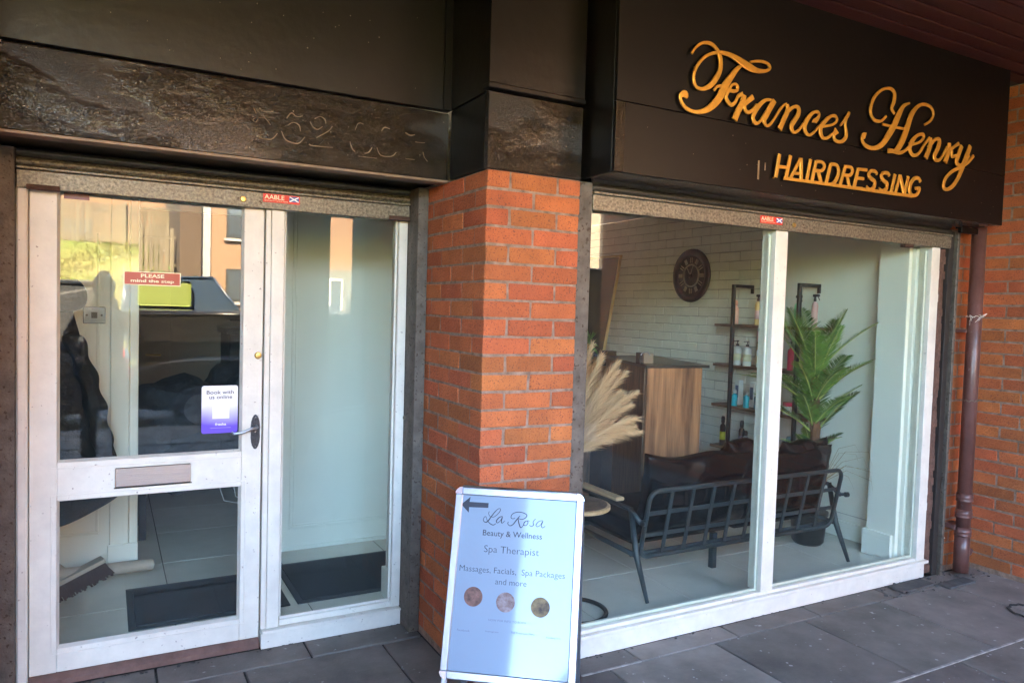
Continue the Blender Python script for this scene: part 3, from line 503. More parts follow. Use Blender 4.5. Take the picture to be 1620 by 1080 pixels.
def fascia_right():
    t = thing('fascia', (3.2, 2.48, 2.13), 'big black box fascia over the display window carrying the gold lettering', 'fascia')
    x0, x1 = 1.800, 4.583
    obj('lower_panel', MB().box(x0, x1, 2.48, 2.50, 2.132, 2.4155, .0015), 'blackr', t)
    obj('upper_panel', MB().box(x0, x1, 2.479, 2.50, 2.4175, 3.03, .0015), 'blackr', t)
    obj('side_panel', MB().box(x0+.001, x0+.02, 2.502, 2.76, 2.133, 3.03, .002), 'blackp', t)
    obj('side_panel', MB().box(x1-.02, x1-.001, 2.502, 2.74, 2.133, 3.03, .002), 'blackp', t)
    obj('worn_corner', MB().box(x0-.002, x0+.045, 2.4765, 2.4795, 2.134, 2.413, .001), 'blackw', t)
    obj('underside_plate', MB().box(x0+.02, x1-.02, 2.502, 2.688, 2.133, 2.139), mat('polished_grey_plate', (.34, .32, .28), .18, metal=.6, var=.2, vscale=3, bump=.15, bscale=3, bdist=.02), t)
    obj('back_board', MB().box(x0+.02, 4.88, 2.765, 2.80, 2.10, 3.03), 'blackr', t)
    h = MB()
    for i in range(26):
        x, z = random.uniform(x0, x1), random.uniform(2.15, 2.42); r = random.uniform(.0015, .0035)
        h.lathe((x, 2.4785, z), [(r, -.0006), (r*.6, .0012)], 6, Matrix.Rotation(R_(90), 4, 'X'))
    obj('nail_heads', h, 'galv', t, kind='stuff')
fascia_right()
def lettering(key, name, label, cat, th, stand):
    t = thing(name, (3.3, 2.465, 2.2 if key == 'H' else 2.5), label, cat)
    grp = []
    for nm, S in STROKES[key]:
        if nm == '+': grp[-1][1].append(S)
        else: grp.append((nm, [S]))
    yy = 0
    for nm, SS in grp:
        b = MB()
        for i, S in enumerate(SS):
            b.ribbon(S, (0, 2.4655+.0006*(i % 4), 0), X, Z, -Y, th, drift=.0012)
        u, v, _ = SS[0][len(SS[0])//2]
        b.tube([(u, 2.468, v), (u, 2.4795, v)], .003, 6)          # stand-off pin
        obj(nm, b, 'gold', t, smooth=False)
lettering('F', 'shop_sign', 'gold script lettering reading Frances Henry on the black fascia', 'shop sign', .007, 0)
lettering('H', 'shop_sign', 'gold capital lettering reading HAIRDRESSING on a thin bar, below the gold script', 'shop sign', .007, 0)
b = MB(); b.box(2.597, 2.607, 2.476, 2.4785, 2.185, 2.27); b.box(2.64, 2.646, 2.476, 2.4785, 2.23, 2.265)
obj('glue_mark', b, 'ghost', bpy.data.objects['fascia.003'], label='pale glue marks left of the capitals')

# ------------------------------------------------------------------ roller shutters
def shutter(x0, x1, y, zb, zr, zt, label, stick, lock):
    t = thing('roller_shutter', ((x0+x1)/2, y, zb), label, 'roller shutter')
    obj('bottom_rail', MB().box(x0, x1, y, y+.035, zb, zr-.006, .004), 'galv', t)
    obj('rail_lip', MB().box(x0, x1, y-.010, y+.03, zr-.005, zr+.006, .003), 'galv', t)
    # curved slats above the rail
    for k in range(2):
        b = MB(); z0 = zr+.008+k*.036; n = 8; prof = []
        for i in range(n+1):
            a = math.pi*i/n; prof.append((x0, y+.012-.014*math.sin(a), z0+.034*i/n))
        for p, q in zip(prof, prof[1:]):
            b.bm.faces.new([b.bm.verts.new(Vector(c)) for c in (p, (x1, *p[1:]), (x1, *q[1:]), q)])
        b.prism([(x0, y+.013, z0), (x0, y+.02, z0), (x0, y+.02, z0+.034), (x0, y+.013, z0+.034)], (x1-x0, 0, 0))
        bmesh.ops.remove_doubles(b.bm, verts=b.bm.verts, dist=1e-5)
        obj('slat', b, 'galvd' if k or y < 3 else 'galv', t, smooth=True)
    obj('roller_box', MB().box(x0, x1, y+.04, y+.30, zr+.004, zt-.004), 'blackr', t)
    sx0, sz1 = stick
    s = obj('sticker', MB().box(sx0, sx0+.158, y-.0016, y-.0004, sz1-.037, sz1), 'redst', t, label='red sticker with a small blue and white flag')
    n_ = Vector((0, -1, 0))
    text('lettering', 'AABLE', (sx0+.006, y-.0016, sz1-.023), X, Z, .085, .019, 'cream', s, off=.01)
    text('lettering', 'SECURITY SHUTTERS', (sx0+.006, y-.0016, sz1-.032), X, Z, .10, .005, 'cream', s)
    obj('flag', MB().box(sx0+.112, sx0+.154, y-.0026, y-.0016, sz1-.028, sz1-.005), 'blue', s)
    b = MB()
    for q in (1, -1): b.ribbon([(-.02, -.0105*q, .005), (.02, .0105*q, .005)], (sx0+.133, y-.0027-.0004*(q > 0), sz1-.0165), X, Z, -Y, .0004)
    obj('cross', b, 'wht', s)
    lx, lz = lock
    obj('lock', MB().lathe((lx, y, lz), [(.013, -.006), (.013, .003), (.010, .006), (.003, .0065)], 14, Matrix.Rotation(R_(90), 4, 'X')), 'brass', t, smooth=False)
    r = MB()
    for dx in (-.05, .04, .045): r.lathe((lx+dx+.03, y, lz+random.uniform(-.012, .012)), [(.004, -.002), (.004, .001), (.002, .002)], 8, Matrix.Rotation(R_(90), 4, 'X'))
    obj('rivets', r, 'rust', t, kind='stuff')
    return t
sh = shutter(-.303, 1.276, 3.40, 1.970, 2.046, 2.122, 'rolled-up galvanised roller shutter over the white shop door and side window', (.597, 2.036), (.515, 2.003))
obj('shutter_channel', MB().box(-.356, -.306, 3.385, 3.50, 0, 2.12, .003), 'guide', sh)
obj('shutter_channel', MB().box(1.280, 1.332, 3.300, 3.50, 0, 2.12, .003), 'guide', sh)
obj('rail_end', MB().box(1.17, 1.275, 3.388, 3.399, 1.968, 1.988, .002), 'rust', sh, label='rusty rail end')
obj('rail_end', MB().box(-.27, -.16, 3.388, 3.399, 1.965, 1.985, .002), 'rust', sh, label='rusty rail end')
obj('bolt', MB().lathe((1.279, 3.42, 1.02), [(.012, -.004), (.012, .002), (.004, .007)], 10, Matrix.Rotation(R_(-90), 4, 'Y')), 'galv', sh)
sh = shutter(1.853, 4.466, 2.70, 2.003, 2.078, 2.126, 'rolled-up galvanised roller shutter over the wide display window', (2.862, 2.066), (3.105, 2.036))
obj('shutter_channel', MB().box(1.779, 1.850, 2.700, 2.80, 0, 2.12, .003), 'guide', sh)
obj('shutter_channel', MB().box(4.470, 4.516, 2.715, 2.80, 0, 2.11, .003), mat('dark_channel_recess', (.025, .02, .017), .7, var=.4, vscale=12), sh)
obj('channel_flange', MB().box(4.517, 4.54, 2.69, 2.80, 0, 2.11, .003), 'guide', sh)
obj('hanger', MB().box(4.02, 4.10, 2.695, 2.73, 1.985, 2.002, .003), 'rust', sh)
obj('channel_cap', MB().box(4.46, 4.70, 2.64, 2.664, 2.095, 2.13, .003), 'blackr', sh)
b = MB()
for k in range(44):                                    # ragged brown sealant down the right jamb
    z = .02+k*.045; b.box(4.392+random.uniform(-.006, .004), 4.468, 2.735+random.uniform(-.006, .006), 2.80, z, z+.046)
obj('sealant', b, 'foam', sh, kind='stuff')

# lintels and closing pieces
st = obj('lintel', MB().box(-.36, 1.6, 3.51, 3.62, 2.06, 3.2), 'whitein'); tag(st, kind='structure')
st = obj('lintel', MB().box(1.78, 4.88, 2.802, 2.90, 2.06, 3.2), 'whitein'); tag(st, kind='structure')

# ------------------------------------------------------------------ white shop door
def shop_door():
    t = thing('shop_door', (.17, 3.44, 0), 'white half-glazed shop door with letter plate and booking sticker, left of the narrow side window', 'door')
    y0, y1 = 3.44, 3.484; xl, xr = -.264, .612
    gx0, gx1 = -.166, .523; ztop = 2.02
    obj('stile', MB().box(xl, gx0-.004, y0, y1, .048, ztop, .003), 'white', t)
    obj('stile', MB().box(gx1+.004, xr, y0, y1, .048, ztop, .003), 'white', t)
    obj('rail', MB().box(gx0-.0035, gx1+.0035, y0+.0005, y1, .049, .146, .002), 'white', t)
    obj('rail', MB().box(gx0-.0035, gx1+.0035, y0+.0005, y1, .745, .900, .002), 'white', t)
    for z0, z1 in ((.147, .744), (.901, ztop)):
        b = MB(); q = .014
        b.prism([(gx0-.003, y0+.006, z0), (gx0+q*.3, y0+.022, z0), (gx0-.003, y0+.022, z0)], (0, 0, z1-z0))
        b.prism([(gx1+.003, y0+.006, z0), (gx1-q*.3, y0+.022, z0), (gx1+.003, y0+.022, z0)], (0, 0, z1-z0))
        b.prism([(gx0, y0+.004, z0), (gx0, y0+.022, z0+q*.5), (gx0, y0+.022, z0)], (gx1-gx0, 0, 0))
        b.prism([(gx0, y0+.006, z1), (gx0, y0+.022, z1-q*.3), (gx0, y0+.022, z1)], (gx1-gx0, 0, 0))
        obj('glazing_bead', b, 'white', t)
        # raised moulding line round the opening
        b = MB(); o_, w_ = .026, .0045; yy = y0-.002
        for (a, c, d, e) in ((gx0-o_, gx1+o_, z0-o_, z0-o_+w_), (gx0-o_, gx1+o_, z1+o_-w_, z1+o_), (gx0-o_, gx0-o_+w_, z0-o_+w_, z1+o_-w_), (gx1+o_-w_, gx1+o_, z0-o_+w_, z1+o_-w_)):
            if e < ztop: b.box(a, c, yy, y0+.002, d, e, .001)
        obj('moulding', b, 'white', t)
        obj('pane', MB().box(gx0-.002, gx1+.002, y0+.0225, y0+.0285, z0, z1), 'glassd', t)
    lp = obj('letter_plate', MB().box(.034, .322, y0-.008, y0-.0005, .783, .864, .003), 'steel', t)
    obj('flap_edge', MB().box(.030, .326, y0-.0085, y0-.0003, .779, .7825, .001), 'blkm', lp)
    hp = []
    b = MB(); zc, xc = .985, .585
    for i in range(20):
        a = 2*math.pi*i/20; hp.append((xc+.019*math.cos(a)*(1+.15*abs(math.sin(a*2))), y0-.001, zc+(.078 if abs(math.sin(a)) > .2 else .074)*math.sin(a)))
    b.prism(hp[::-1], (0, -.004, 0))
    pl = obj('handle_plate', b, 'iron', t)
    b = MB(); 
    for dz in (.065, -.065, .0):
        b.lathe((xc, y0-.005, zc+dz), [(.004, -.001), (.003, .0015)], 8, Matrix.Rotation(R_(90), 4, 'X'))
    obj('screws', b, 'chrome', pl)
    b = MB(); b.box(xc-.003, xc+.003, y0-.0062, y0-.005, zc-.045, zc-.022); obj('keyhole', b, 'blk', pl)
    b = MB(); b.tube([(xc, y0-.004, zc+.025), (xc, y0-.04, zc+.025), (xc-.02, y0-.048, zc+.022), (xc-.06, y0-.046, zc+.006), (xc-.095, y0-.044, zc+.002), (xc-.105, y0-.040, zc+.010)], [.009, .008, .007, .006, .0065, .004], 10)
    obj('handle', b, 'silver', pl, smooth=True)
    obj('lock', MB().lathe((.593, y0, 1.325), [(.016, -.004), (.016, .002), (.012, .007), (.004, .008)], 18, Matrix.Rotation(R_(90), 4, 'X')), 'brass', t)
    # stickers on the glass
    ys = y0+.0218
    s = obj('sticker', MB().box(.065, .273, ys-.0012, ys-.0002, 1.621, 1.671, .0004), 'redb', t, label='brown-red sticker reading PLEASE mind the step')
    b = MB(); 
    for a, c, d, e in ((.061, .277, 1.671, 1.6745), (.061, .277, 1.6175, 1.621), (.061, .065, 1.621, 1.671), (.273, .277, 1.621, 1.671)): b.box(a, c, ys-.0012, ys-.0002, d, e)
    obj('sticker_border', b, 'cream', s)
    text('lettering', 'PLEASE', (.125, ys-.0016, 1.6495), X, Z, .088, .0155, 'cream', s, off=.03)
    text('lettering', 'mind the step', (.087, ys-.0016, 1.6265), X, Z, .164, .0165, 'cream', s, off=.03)
    rad = .010; x0, x1, z0, z1 = .364, .513, .983, 1.192; P = []
    for cx, cz, a0 in ((x1-rad, z1-rad, 0), (x0+rad, z1-rad, 90), (x0+rad, z0+rad, 180), (x1-rad, z0+rad, 270)):
        for k in range(5): a = R_(a0+k*22.5); P.append((cx+rad*math.cos(a), ys-.0002, cz+rad*math.sin(a)))
    gm = mat('booking_sticker', (.8, .8, .8), .4); T_ = gm.node_tree; tc = N(T_, 'ShaderNodeTexCoord'); sp = N(T_, 'ShaderNodeSeparateXYZ')
    T_.links.new(tc.outputs['Object'], sp.inputs[0]); nn = N(T_, 'ShaderNodeTexNoise'); nn.inputs['Scale'].default_value = 9; T_.links.new(tc.outputs['Object'], nn.inputs[0])
    ad = N(T_, 'ShaderNodeMath', operation='MULTIPLY_ADD'); T_.links.new(nn.outputs['Fac'], ad.inputs[0]); ad.inputs[1].default_value = .06; T_.links.new(sp.outputs['Z'], ad.inputs[2])
    cr = N(T_, 'ShaderNodeValToRGB'); mr = N(T_, 'ShaderNodeMapRange'); mr.inputs['From Min'].default_value = .985+.03; mr.inputs['From Max'].default_value = 1.19+.03
    T_.links.new(ad.outputs[0], mr.inputs[0]); T_.links.new(mr.outputs[0], cr.inputs[0])
    e = cr.color_ramp.elements; e[0].position = .15; e[0].color = (.13, .07, .62, 1); e[1].position = .58; e[1].color = (.82, .82, .84, 1)
    T_.links.new(cr.outputs[0], T_.nodes['Principled BSDF'].inputs['Base Color'])
    s = obj('sticker', MB().prism(P, (0, -.001, 0)), gm, t, label='white and purple booking sticker beside the door handle')
    text('lettering', 'Book with', (.384, ys-.0016, 1.155), X, Z, .112, .0165, 'blk', s, off=.008)
    text('lettering', 'us online', (.395, ys-.0016, 1.134), X, Z, .094, .0165, 'blk', s, off=.008)
    obj('white_panel', MB().box(.408, .478, ys-.0018, ys-.0012, 1.047, 1.117, .0004), 'wht', s)
    text('lettering', 'fresha', (.420, ys-.0016, 1.017), X, Z, .045, .0115, 'wht', s, off=.02)
    obj('underline', MB().box(.40, .485, ys-.0018, ys-.0012, 1.006, 1.0072), 'lilac', s)
    obj('sticker', MB().box(-.150, -.062, ys-.0012, ys-.0002, 1.949, 1.972), mat('dark_red_label', (.13, .015, .02), .4), t, label='small dark red sticker at the top of the door glass')
    # door frame: left jamb, post and threshold
    fr_ = thing('door_frame', (.17, 3.42, 0), 'white painted door frame and red-brown threshold around the shop door', 'door frame')
    obj('jamb', MB().box(-.305, -.267, 3.418, 3.50, .0, 2.02, .003), 'white', fr_)
    obj('jamb_stop', MB().box(-.300, -.27, 3.410, 3.4175, .0, 2.02, .003), 'white', fr_)
    obj('post', MB().box(.618, .640, 3.430, 3.50, .085, 2.02, .002), 'white', fr_)
    obj('post', MB().box(.641, .697, 3.424, 3.50, .085, 2.02, .004), 'white', fr_)
    obj('threshold', MB().prism([(-.264, 3.43, 0), (-.264, 3.43, .022), (-.264, 3.455, .042), (-.264, 3.50, .046), (-.264, 3.50, 0)], (.878, 0, 0)), 'thresh', fr_)
    b = MB(); b.box(-.264, .614, 3.485, 3.51, .046, .079); obj('step', b, 'thresh', fr_)
shop_door()
def side_window():
    t = thing('side_window', (1.0, 3.44, 0), 'tall narrow fixed window in a white frame between the shop door and the brick pillar', 'window')
    obj('sill', MB().box(.617, 1.279, 3.410, 3.50, -.0, .070, .004), 'white', t)
    obj('sill', MB().box(.621, 1.278, 3.400, 3.50, .071, .084, .003), 'white', t)
    obj('rail', MB().box(.700, 1.268, 3.436, 3.48, .0845, .112, .003), 'white', t)
    obj('jamb', MB().box(1.235, 1.279, 3.428, 3.50, .085, 2.02, .003), 'white', t)
    obj('rail', MB().box(.700, 1.268, 3.43, 3.49, 2.03, 2.06, .003), 'white', t)
    obj('pane', MB().box(.699, 1.234, 3.452, 3.458, .1125, 2.03), 'glass', t)
    b = MB(); b.box(.704, 1.230, 3.444, 3.4515, .113, .125, .002); b.box(1.222, 1.233, 3.444, 3.4515, .126, 1.98, .002); b.box(.701, .709, 3.444, 3.4515, .126, 1.98, .002)
    obj('glazing_bead', b, 'white', t)
side_window()
def display_window():
    t = thing('display_window', (3.1, 2.72, 0), 'wide two-pane display window with white mullion and deep white sill, under the gold signs', 'window')
    obj('sill', MB().box(1.852, 4.40, 2.720, 2.80, .0, .090, .004), 'white', t)
    obj('sill_ledge', MB().box(1.853, 4.41, 2.700, 2.80, .0915, .109, .004), 'white', t)
    obj('bottom_rail', MB().box(1.853, 4.31, 2.722, 2.795, .110, .128, .003), 'white', t)
    obj('mullion', MB().box(3.000, 3.088, 2.718, 2.81, .1285, 2.02, .004), 'white', t)
    obj('jamb', MB().box(4.312, 4.390, 2.718, 2.80, .110, 2.02, .004), 'white', t)
    obj('head', MB().box(1.853, 4.311, 2.74, 2.80, 2.036, 2.06), 'white', t)
    for a, c in ((1.853, 2.999), (3.089, 4.311)):
        obj('pane', MB().box(a, c, 2.742, 2.748, .1285, 2.035), 'glass', t)
        b = MB(); b.box(a+.001, c-.001, 2.7495, 2.765, .129, .142, .002); b.box(a+.001, a+.012, 2.7495, 2.765, .1425, 1.98, .002); b.box(c-.012, c-.001, 2.7495, 2.765, .1425, 1.98, .002)
        obj('glazing_bead', b, 'white', t)
    b = MB()
    for k in range(40):
        z = .13+k*.047; b.box(4.3905, 4.394+random.uniform(0, .008), 2.726+random.uniform(-.003, .003), 2.78, z, z+.046)
    obj('ragged_filler', b, 'rag', t, kind='stuff')
display_window()

# ------------------------------------------------------------------ indoor walls
def w_(name, b, m, label):
    o = obj(name, b, m); return tag(o, label, 'wall')
ce = obj('ceiling', MB().box(-1.7, 4.42, 3.5, 7.6, 2.45, 2.5), 'ceil'); tag(ce, kind='structure')
ce = obj('ceiling', MB().box(1.6, 4.42, 2.805, 3.499, 2.45, 2.5), 'ceil'); tag(ce, kind='structure')
w_('back_wall', MB().box(-1.7, 1.6, 7.3, 7.4, ZF, 2.45), 'darkwall', 'dim brown back wall of the small room seen through the shop door')
w_('back_wall', MB().box(1.7, 4.42, 7.5, 7.6, ZF, 2.45), 'whitein', 'white rear wall of the hairdressing salon, hidden behind the pillar')
w_('side_wall', MB().box(-1.7, -1.62, 3.5, 7.3, ZF, 2.45), 'whitein', 'white side wall of the small room, left out of view')
w_('dividing_wall', MB().box(1.602, 1.698, 2.805, 7.5, ZF, 2.45), 'whitein', 'white dividing wall between the small room and the salon')
w_('dividing_wall', MB().box(-1.7, -.31, 3.45, 3.499, 0, 2.45), 'whitein', 'white return wall inside, left of the shop door')
# right reveal beside the narrow window
t = thing('window_reveal', (1.3, 3.6, ZF), 'pale boxed reveal with skirting block inside the narrow side window', 'wall')
obj('casing', MB().box(1.262, 1.60, 3.502, 3.60, ZF, 2.4, .004), 'whitein', t)
obj('skirting_block', MB().box(1.246, 1.30, 3.504, 3.616, ZF+.001, ZF+.15, .004), 'whitein', t)
# partition with its opening
t = thing('partition', (.5, 4.5, ZF), 'white panelled partition with an open doorway, behind the shop door and narrow window', 'wall')
obj('panel', MB().box(-1.6, .018, 4.50, 4.56, ZF, 2.45), 'whitein', t)
obj('panel', MB().box(.897, 1.60, 4.50, 4.56, ZF, 2.45), 'whitein', t)
obj('architrave', MB().box(.018, .110, 4.478, 4.58, ZF, 2.12, .006), 'whitein', t)
obj('architrave', MB().box(.111, .155, 4.50, 4.60, ZF, 2.10, .006), 'whitein', t)
obj('plinth_block', MB().box(.010, .156, 4.468, 4.4775, ZF, ZF+.16, .004), 'whitein', t)
obj('header', MB().box(.156, .896, 4.50, 4.56, 2.05, 2.45), 'whitein', t)
b = MB()
for (a, c, d, e) in ((.965, 1.58, .205, .222), (.965, .982, .2225, 2.2), (-.9, -.03, .30, .314), (-.045, -.031, .3145, 1.9)): b.box(a, c, 4.490, 4.4995, d, e, .003)
for (a, c, d, e) in ((.989, 1.58, .229, .234), (.989, .994, .2345, 2.2)): b.box(a, c, 4.494, 4.4995, d, e, .001)
obj('moulding', b, 'whitein', t)
obj('skirting', MB().box(.90, 1.60, 4.484, 4.4995, ZF, ZF+.02, .002), 'whitein', t)
t = thing('light_switch', (-.056, 4.497, 1.468), 'square chrome socket plate on the partition, beside the hanging black coat', 'switch')
obj('plate', MB().box(-.108, -.004, 4.488, 4.4995, 1.424, 1.512, .003), 'sticker_clear', t)
obj('socket', MB().box(-.070, -.042, 4.4865, 4.4885, 1.452, 1.484), 'blk', t)
for x in (-.090, -.022): obj('screw', MB().lathe((x, 4.488, 1.468), [(.006, -.001), (.005, .0015)], 8, Matrix.Rotation(R_(90), 4, 'X')), 'blkm', t)

# right salon wall: plaster near the window, painted brick further in
t = thing('salon_wall', (4.42, 4, ZF), 'long white side wall of the salon, plastered by the window and painted brick further in', 'wall')
obj('plaster', MB().box(4.42, 4.50, 2.90, 4.02, ZF, 2.45), 'whitein', t)
obj('mortar_bed', MB().box(4.427, 4.50, 4.021, 7.5, ZF, 2.45), 'walljoint', t)
bx = MB(); near = []
for k in range(32):
    z1 = 2.45-.075*k-.004; z0 = z1-.070; u = 4.03 + (.1125 if k % 2 else 0); cuts = [4.023]
    while u < 7.49: cuts.append(u); u += .225
    cuts.append(7.49)
    for lo, hi in zip(cuts, cuts[1:]):
        if hi-.008-lo < .03: continue
        near.append((lo, hi-.005, z0, z1, (lo-5.4)**2+(z0-1.6)**2*2))
near.sort(key=lambda q: q[4])
for i, (lo, hi, z0, z1, _) in enumerate(near):
    if i < 298: brick(t, 4.4225, 4.48, lo, hi, z0, z1, 'wallbrick')
    else: bx.box(4.4225, 4.48, lo, hi, z0, z1)
obj('brickwork', bx, 'wallbrick', t, kind='stuff')
obj('skirting', MB().box(4.398, 4.4195, 3.03, 4.02, ZF, ZF+.11, .004), 'whitein', t)
b = MB(); b.tube([(4.4185, 3.03, ZF+.16), (4.4185, 3.4, ZF+.158), (4.4185, 3.8, ZF+.16)], .003, 5); obj('crack', b, 'walljoint', t)
t = thing('window_reveal', (4.3, 2.95, ZF), 'pale boxed pier with skirting block inside the right end of the display window', 'wall')
obj('casing', MB().box(4.265, 4.50, 2.83, 3.028, ZF, 2.45, .004), 'whitein', t)
obj('skirting_block', MB().box(4.238, 4.2645, 2.845, 3.04, ZF, ZF+.16, .004), 'whitein', t)
obj('casing', MB().box(4.290, 4.39, 2.801, 2.829, ZF, 2.0, .003), 'whitein', t)
t = thing('wall_socket', (4.41, 3.09, 1.12), 'white double socket plate on the salon wall right of the palm', 'socket')
obj('plate', MB().box(4.411, 4.4195, 3.045, 3.125, 1.08, 1.17, .002), 'socket', t)
b = MB(); b.box(4.4085, 4.4105, 3.058, 3.075, 1.12, 1.14); b.box(4.4085, 4.4105, 3.095, 3.112, 1.12, 1.14); obj('switch', b, 'whitein', t)
# ================================================================== drainpipe and corner bits
t = thing('drainpipe', (4.70, 2.64, 0), 'brown plastic drainpipe standing in the corner by the brick wall', 'drainpipe')
px, py = 4.668, 2.655
obj('pipe', MB().lathe((px, py, .02), [(.044, .0), (.044, .25)], 20), 'pipe', t, smooth=True)
obj('pipe', MB().lathe((px, py, .30), [(.041, .0), (.041, 1.84)], 20), 'pipe', t, smooth=True)
for z in (.245, .36, .46):
    obj('collar', MB().lathe((px, py, z), [(.047, 0), (.050, .006), (.047, .012), (.047, .022), (.050, .028), (.047, .034), (.046, .05)], 20), 'pipe', t, smooth=True)
obj('bracket', MB().box(px-.05, px+.05, py+.02, 2.752, .28, .31, .003), 'pipe', t); obj('bracket', MB().box(px-.045, px+.045, py+.02, 2.752, 1.50, 1.52, .003), 'pipe', t)
obj('side_spur', MB().tube([(px+.03, py+.0, .12), (px+.07, py-.0, .13), (px+.085, py-.0, .15)], .022, 10), 'pipe', t, smooth=True)
for z, th, m in ((1.60, .0018, 'rag'), (1.085, .0025, 'galv')):
    pts = [(px+(.0435+.003*math.sin(i*2.2))*math.cos(a), py+(.0435+.003*math.sin(i*2.2))*math.sin(a), z+.006*math.sin(i*1.9)) for i, a in enumerate([k*math.pi/14 for k in range(28)])]
    b = MB(); b.tube(pts, th, 5, closed=True)
    if m == 'rag':
        for q in range(7):
            a = random.uniform(3, 5.5); s = Vector((px+.05*math.cos(a), py+.05*math.sin(a), z)); b.tube([s, s+Vector((random.uniform(-.03, .02), -.01, random.uniform(-.03, .02))), s+Vector((random.uniform(-.05, .03), -.01, random.uniform(-.06, .01)))], .0011, 4)
    obj('tied_string' if m == 'rag' else 'twisted_wire', b, m, t)
t2 = tag(obj('metal_strip', MB().box(4.545, 4.575, 2.722, 2.748, .01, .40, .004), mat('pale_blue_grey_paint', (.36, .44, .50), .6, var=.4, vscale=18), base=(4.56, 2.73, 0)), 'short pale blue-grey strip upright at the foot of the shutter channel', 'metal strip')
b = MB()
for i in range(6): b.lathe((4.60+random.uniform(-.02, .02), 2.745, .23+random.uniform(-.05, .05)), [(.004, -.004), (.012, 0), (.006, .008)], 7)
obj('filler', b, 'rag', t2)

# ================================================================== pavement sign
def pavement_sign():
    w_, h_ = .465, .645; q = (1.1924, 2.1550, .2981); yaw, tl = .6410, .3295
    c0 = Vector(q); r = Vector((math.cos(yaw), -math.sin(yaw), 0)); bk = Vector((math.sin(yaw), math.cos(yaw), 0)); up = Z*math.cos(tl)+bk*math.sin(tl); n = r.cross(up)
    top = c0+up*h_
    t = thing('pavement_sign', (c0.x, c0.y, 0), 'silver framed A-board advertising beauty and wellness, standing in front of the brick pillar', 'pavement sign')
    def P(s, u, d=0): return c0+r*s+up*u+n*d
    def bar(name, s0, s1, u0, u1, d0, d1, m, bev=.003, par=t):
        return obj(name, MB().obox(P((s0+s1)/2, (u0+u1)/2, (d0+d1)/2), r, up, n, (s1-s0)/2, (u1-u0)/2, (d1-d0)/2, bev), m, par)
    f = .027; H = w_/2
    bar('back_panel', -H+.004, H-.004, .004, h_-.004, -.016, -.004, 'silver')
    cc = .024
    bar('frame_bar', -H, -H+f, cc, h_-cc, -.012, .010, 'silver'); bar('frame_bar', H-f, H, cc, h_-cc, -.012, .010, 'silver')
    bar('frame_bar', -H+cc, H-cc, 0, f, -.012, .010, 'silver'); bar('frame_bar', -H+cc, H-cc, h_-f, h_, -.012, .010, 'silver')
    # bright lip along the top edge
    obj('frame_lip', MB().tube([P(-H+cc, h_-.001, -.001), P(H-cc, h_-.001, -.001)], .009, 10), 'silver', t, smooth=True)
    for sx in (-1, 1):
        for top_ in (0, 1):
            b = MB(); pts = []; ox = sx*(H-cc); ou = (h_-cc) if top_ else cc
            sg = 1 if top_ else -1
            ring = [(ox, ou)]+[(ox+sx*cc*1.04*math.cos(a), ou+sg*cc*1.04*math.sin(a)) for a in [k*math.pi/12 for k in range(7)]]
            b.prism([P(a, c, .0125) for a, c in ring], n*-.026)
            obj('corner_cap', b, 'chrome', t, smooth=False)
    po = bar('poster', -H+f*.8, H-f*.8, f*.8, h_-f*.8, -.004, .004, 'poster', 0)
    z_ = .0046
    def tx(s, s0, s1, u0, u1, m='ink', off=0.): text('lettering', s, P(s0, u0, z_), r, up, s1-s0, u1-u0, m, po, off=off, th=.0002)
    b = MB(); b.prism([P(a, c, z_) for a, c in ((-.210, .583), (-.178, .612), (-.180, .594), (-.110, .594), (-.110, .577), (-.180, .575), (-.180, .556))], n*.0005)
    obj('arrow', b, 'ink', po)
    b = MB()
    for i, (nm, S) in enumerate(STROKES['R']): b.ribbon([(u, v, max(k, .0016)*1.05) for u, v, k in S], P(0, 0, z_-c0.dot(Vector()) if 0 else z_) , r, up, n, .0006+.0001*i, drift=.0003)
    obj('script', b, 'ink', po)
    tx('Beauty & Wellness', -.122, .090, .474, .500, 'ink')
    tx('Spa Therapist', -.113, .083, .416, .447, 'ink', -.012)
    tx('Massages, Facials,  Spa Packages', -.195, .178, .348, .374, 'ink', -.012)
    tx('and more', -.064, .046, .318, .337, 'ink', -.012)
    tx('NOW FOR INFO TO BOOK', -.078, .055, .196, .203, 'inkl')
    for i, (s0, s1, u0, st) in enumerate(((-.185, -.14, .155, 'Facebook'), (-.085, -.04, .158, 'Instagram'), (.005, .085, .162, 'Full Treatment Menu'), (.125, .175, .155, 'Booking link'))): tx(st, s0, s1, u0, u0+.007, 'inkl')
    cols = [((.24, .11, .08), (.07, .03, .02)), ((.11, .045, .03), (.30, .24, .24)), ((.25, .17, .07), (.05, .03, .02))]
    for i, (s, u) in enumerate(((-.138, .271), (-.023, .261), (.099, .254))):
        b = MB(); b.prism([P(s+.033*math.cos(k*math.pi/14), u+.033*math.sin(k*math.pi/14), z_) for k in range(28)], n*.0004)
        obj('round_photo', b, mat('small_photo', cols[i][0], .6, col2=cols[i][1], vscale=38), po)
    # legs: the frame runs on down to the ground, and a hinged rear frame
    L = c0.z/math.cos(tl)
    for s in (-H+.006, H-.026):
        b = MB(); b.obox(P(s+.010, -L/2+.001, -.008), r, up, n, .010, L/2, .006, .002); obj('leg', b, 'silver', t)
    bar('stretcher', -H+.03, H-.03, -.16, -.14, -.012, -.004, 'silver')
    tb = math.radians(10); up2 = Z*math.cos(tb)-bk*math.sin(tb); n2 = r.cross(up2); hh = top.z/math.cos(tb); o2 = top-n*.03
    def P2(s, u, d=0): return o2+r*s-up2*u+n2*d
    def bar2(name, s0, s1, u0, u1, m): obj(name, MB().obox(P2((s0+s1)/2, (u0+u1)/2, 0), r, up2, n2, (s1-s0)/2, (u1-u0)/2, .008, .002), m, t)
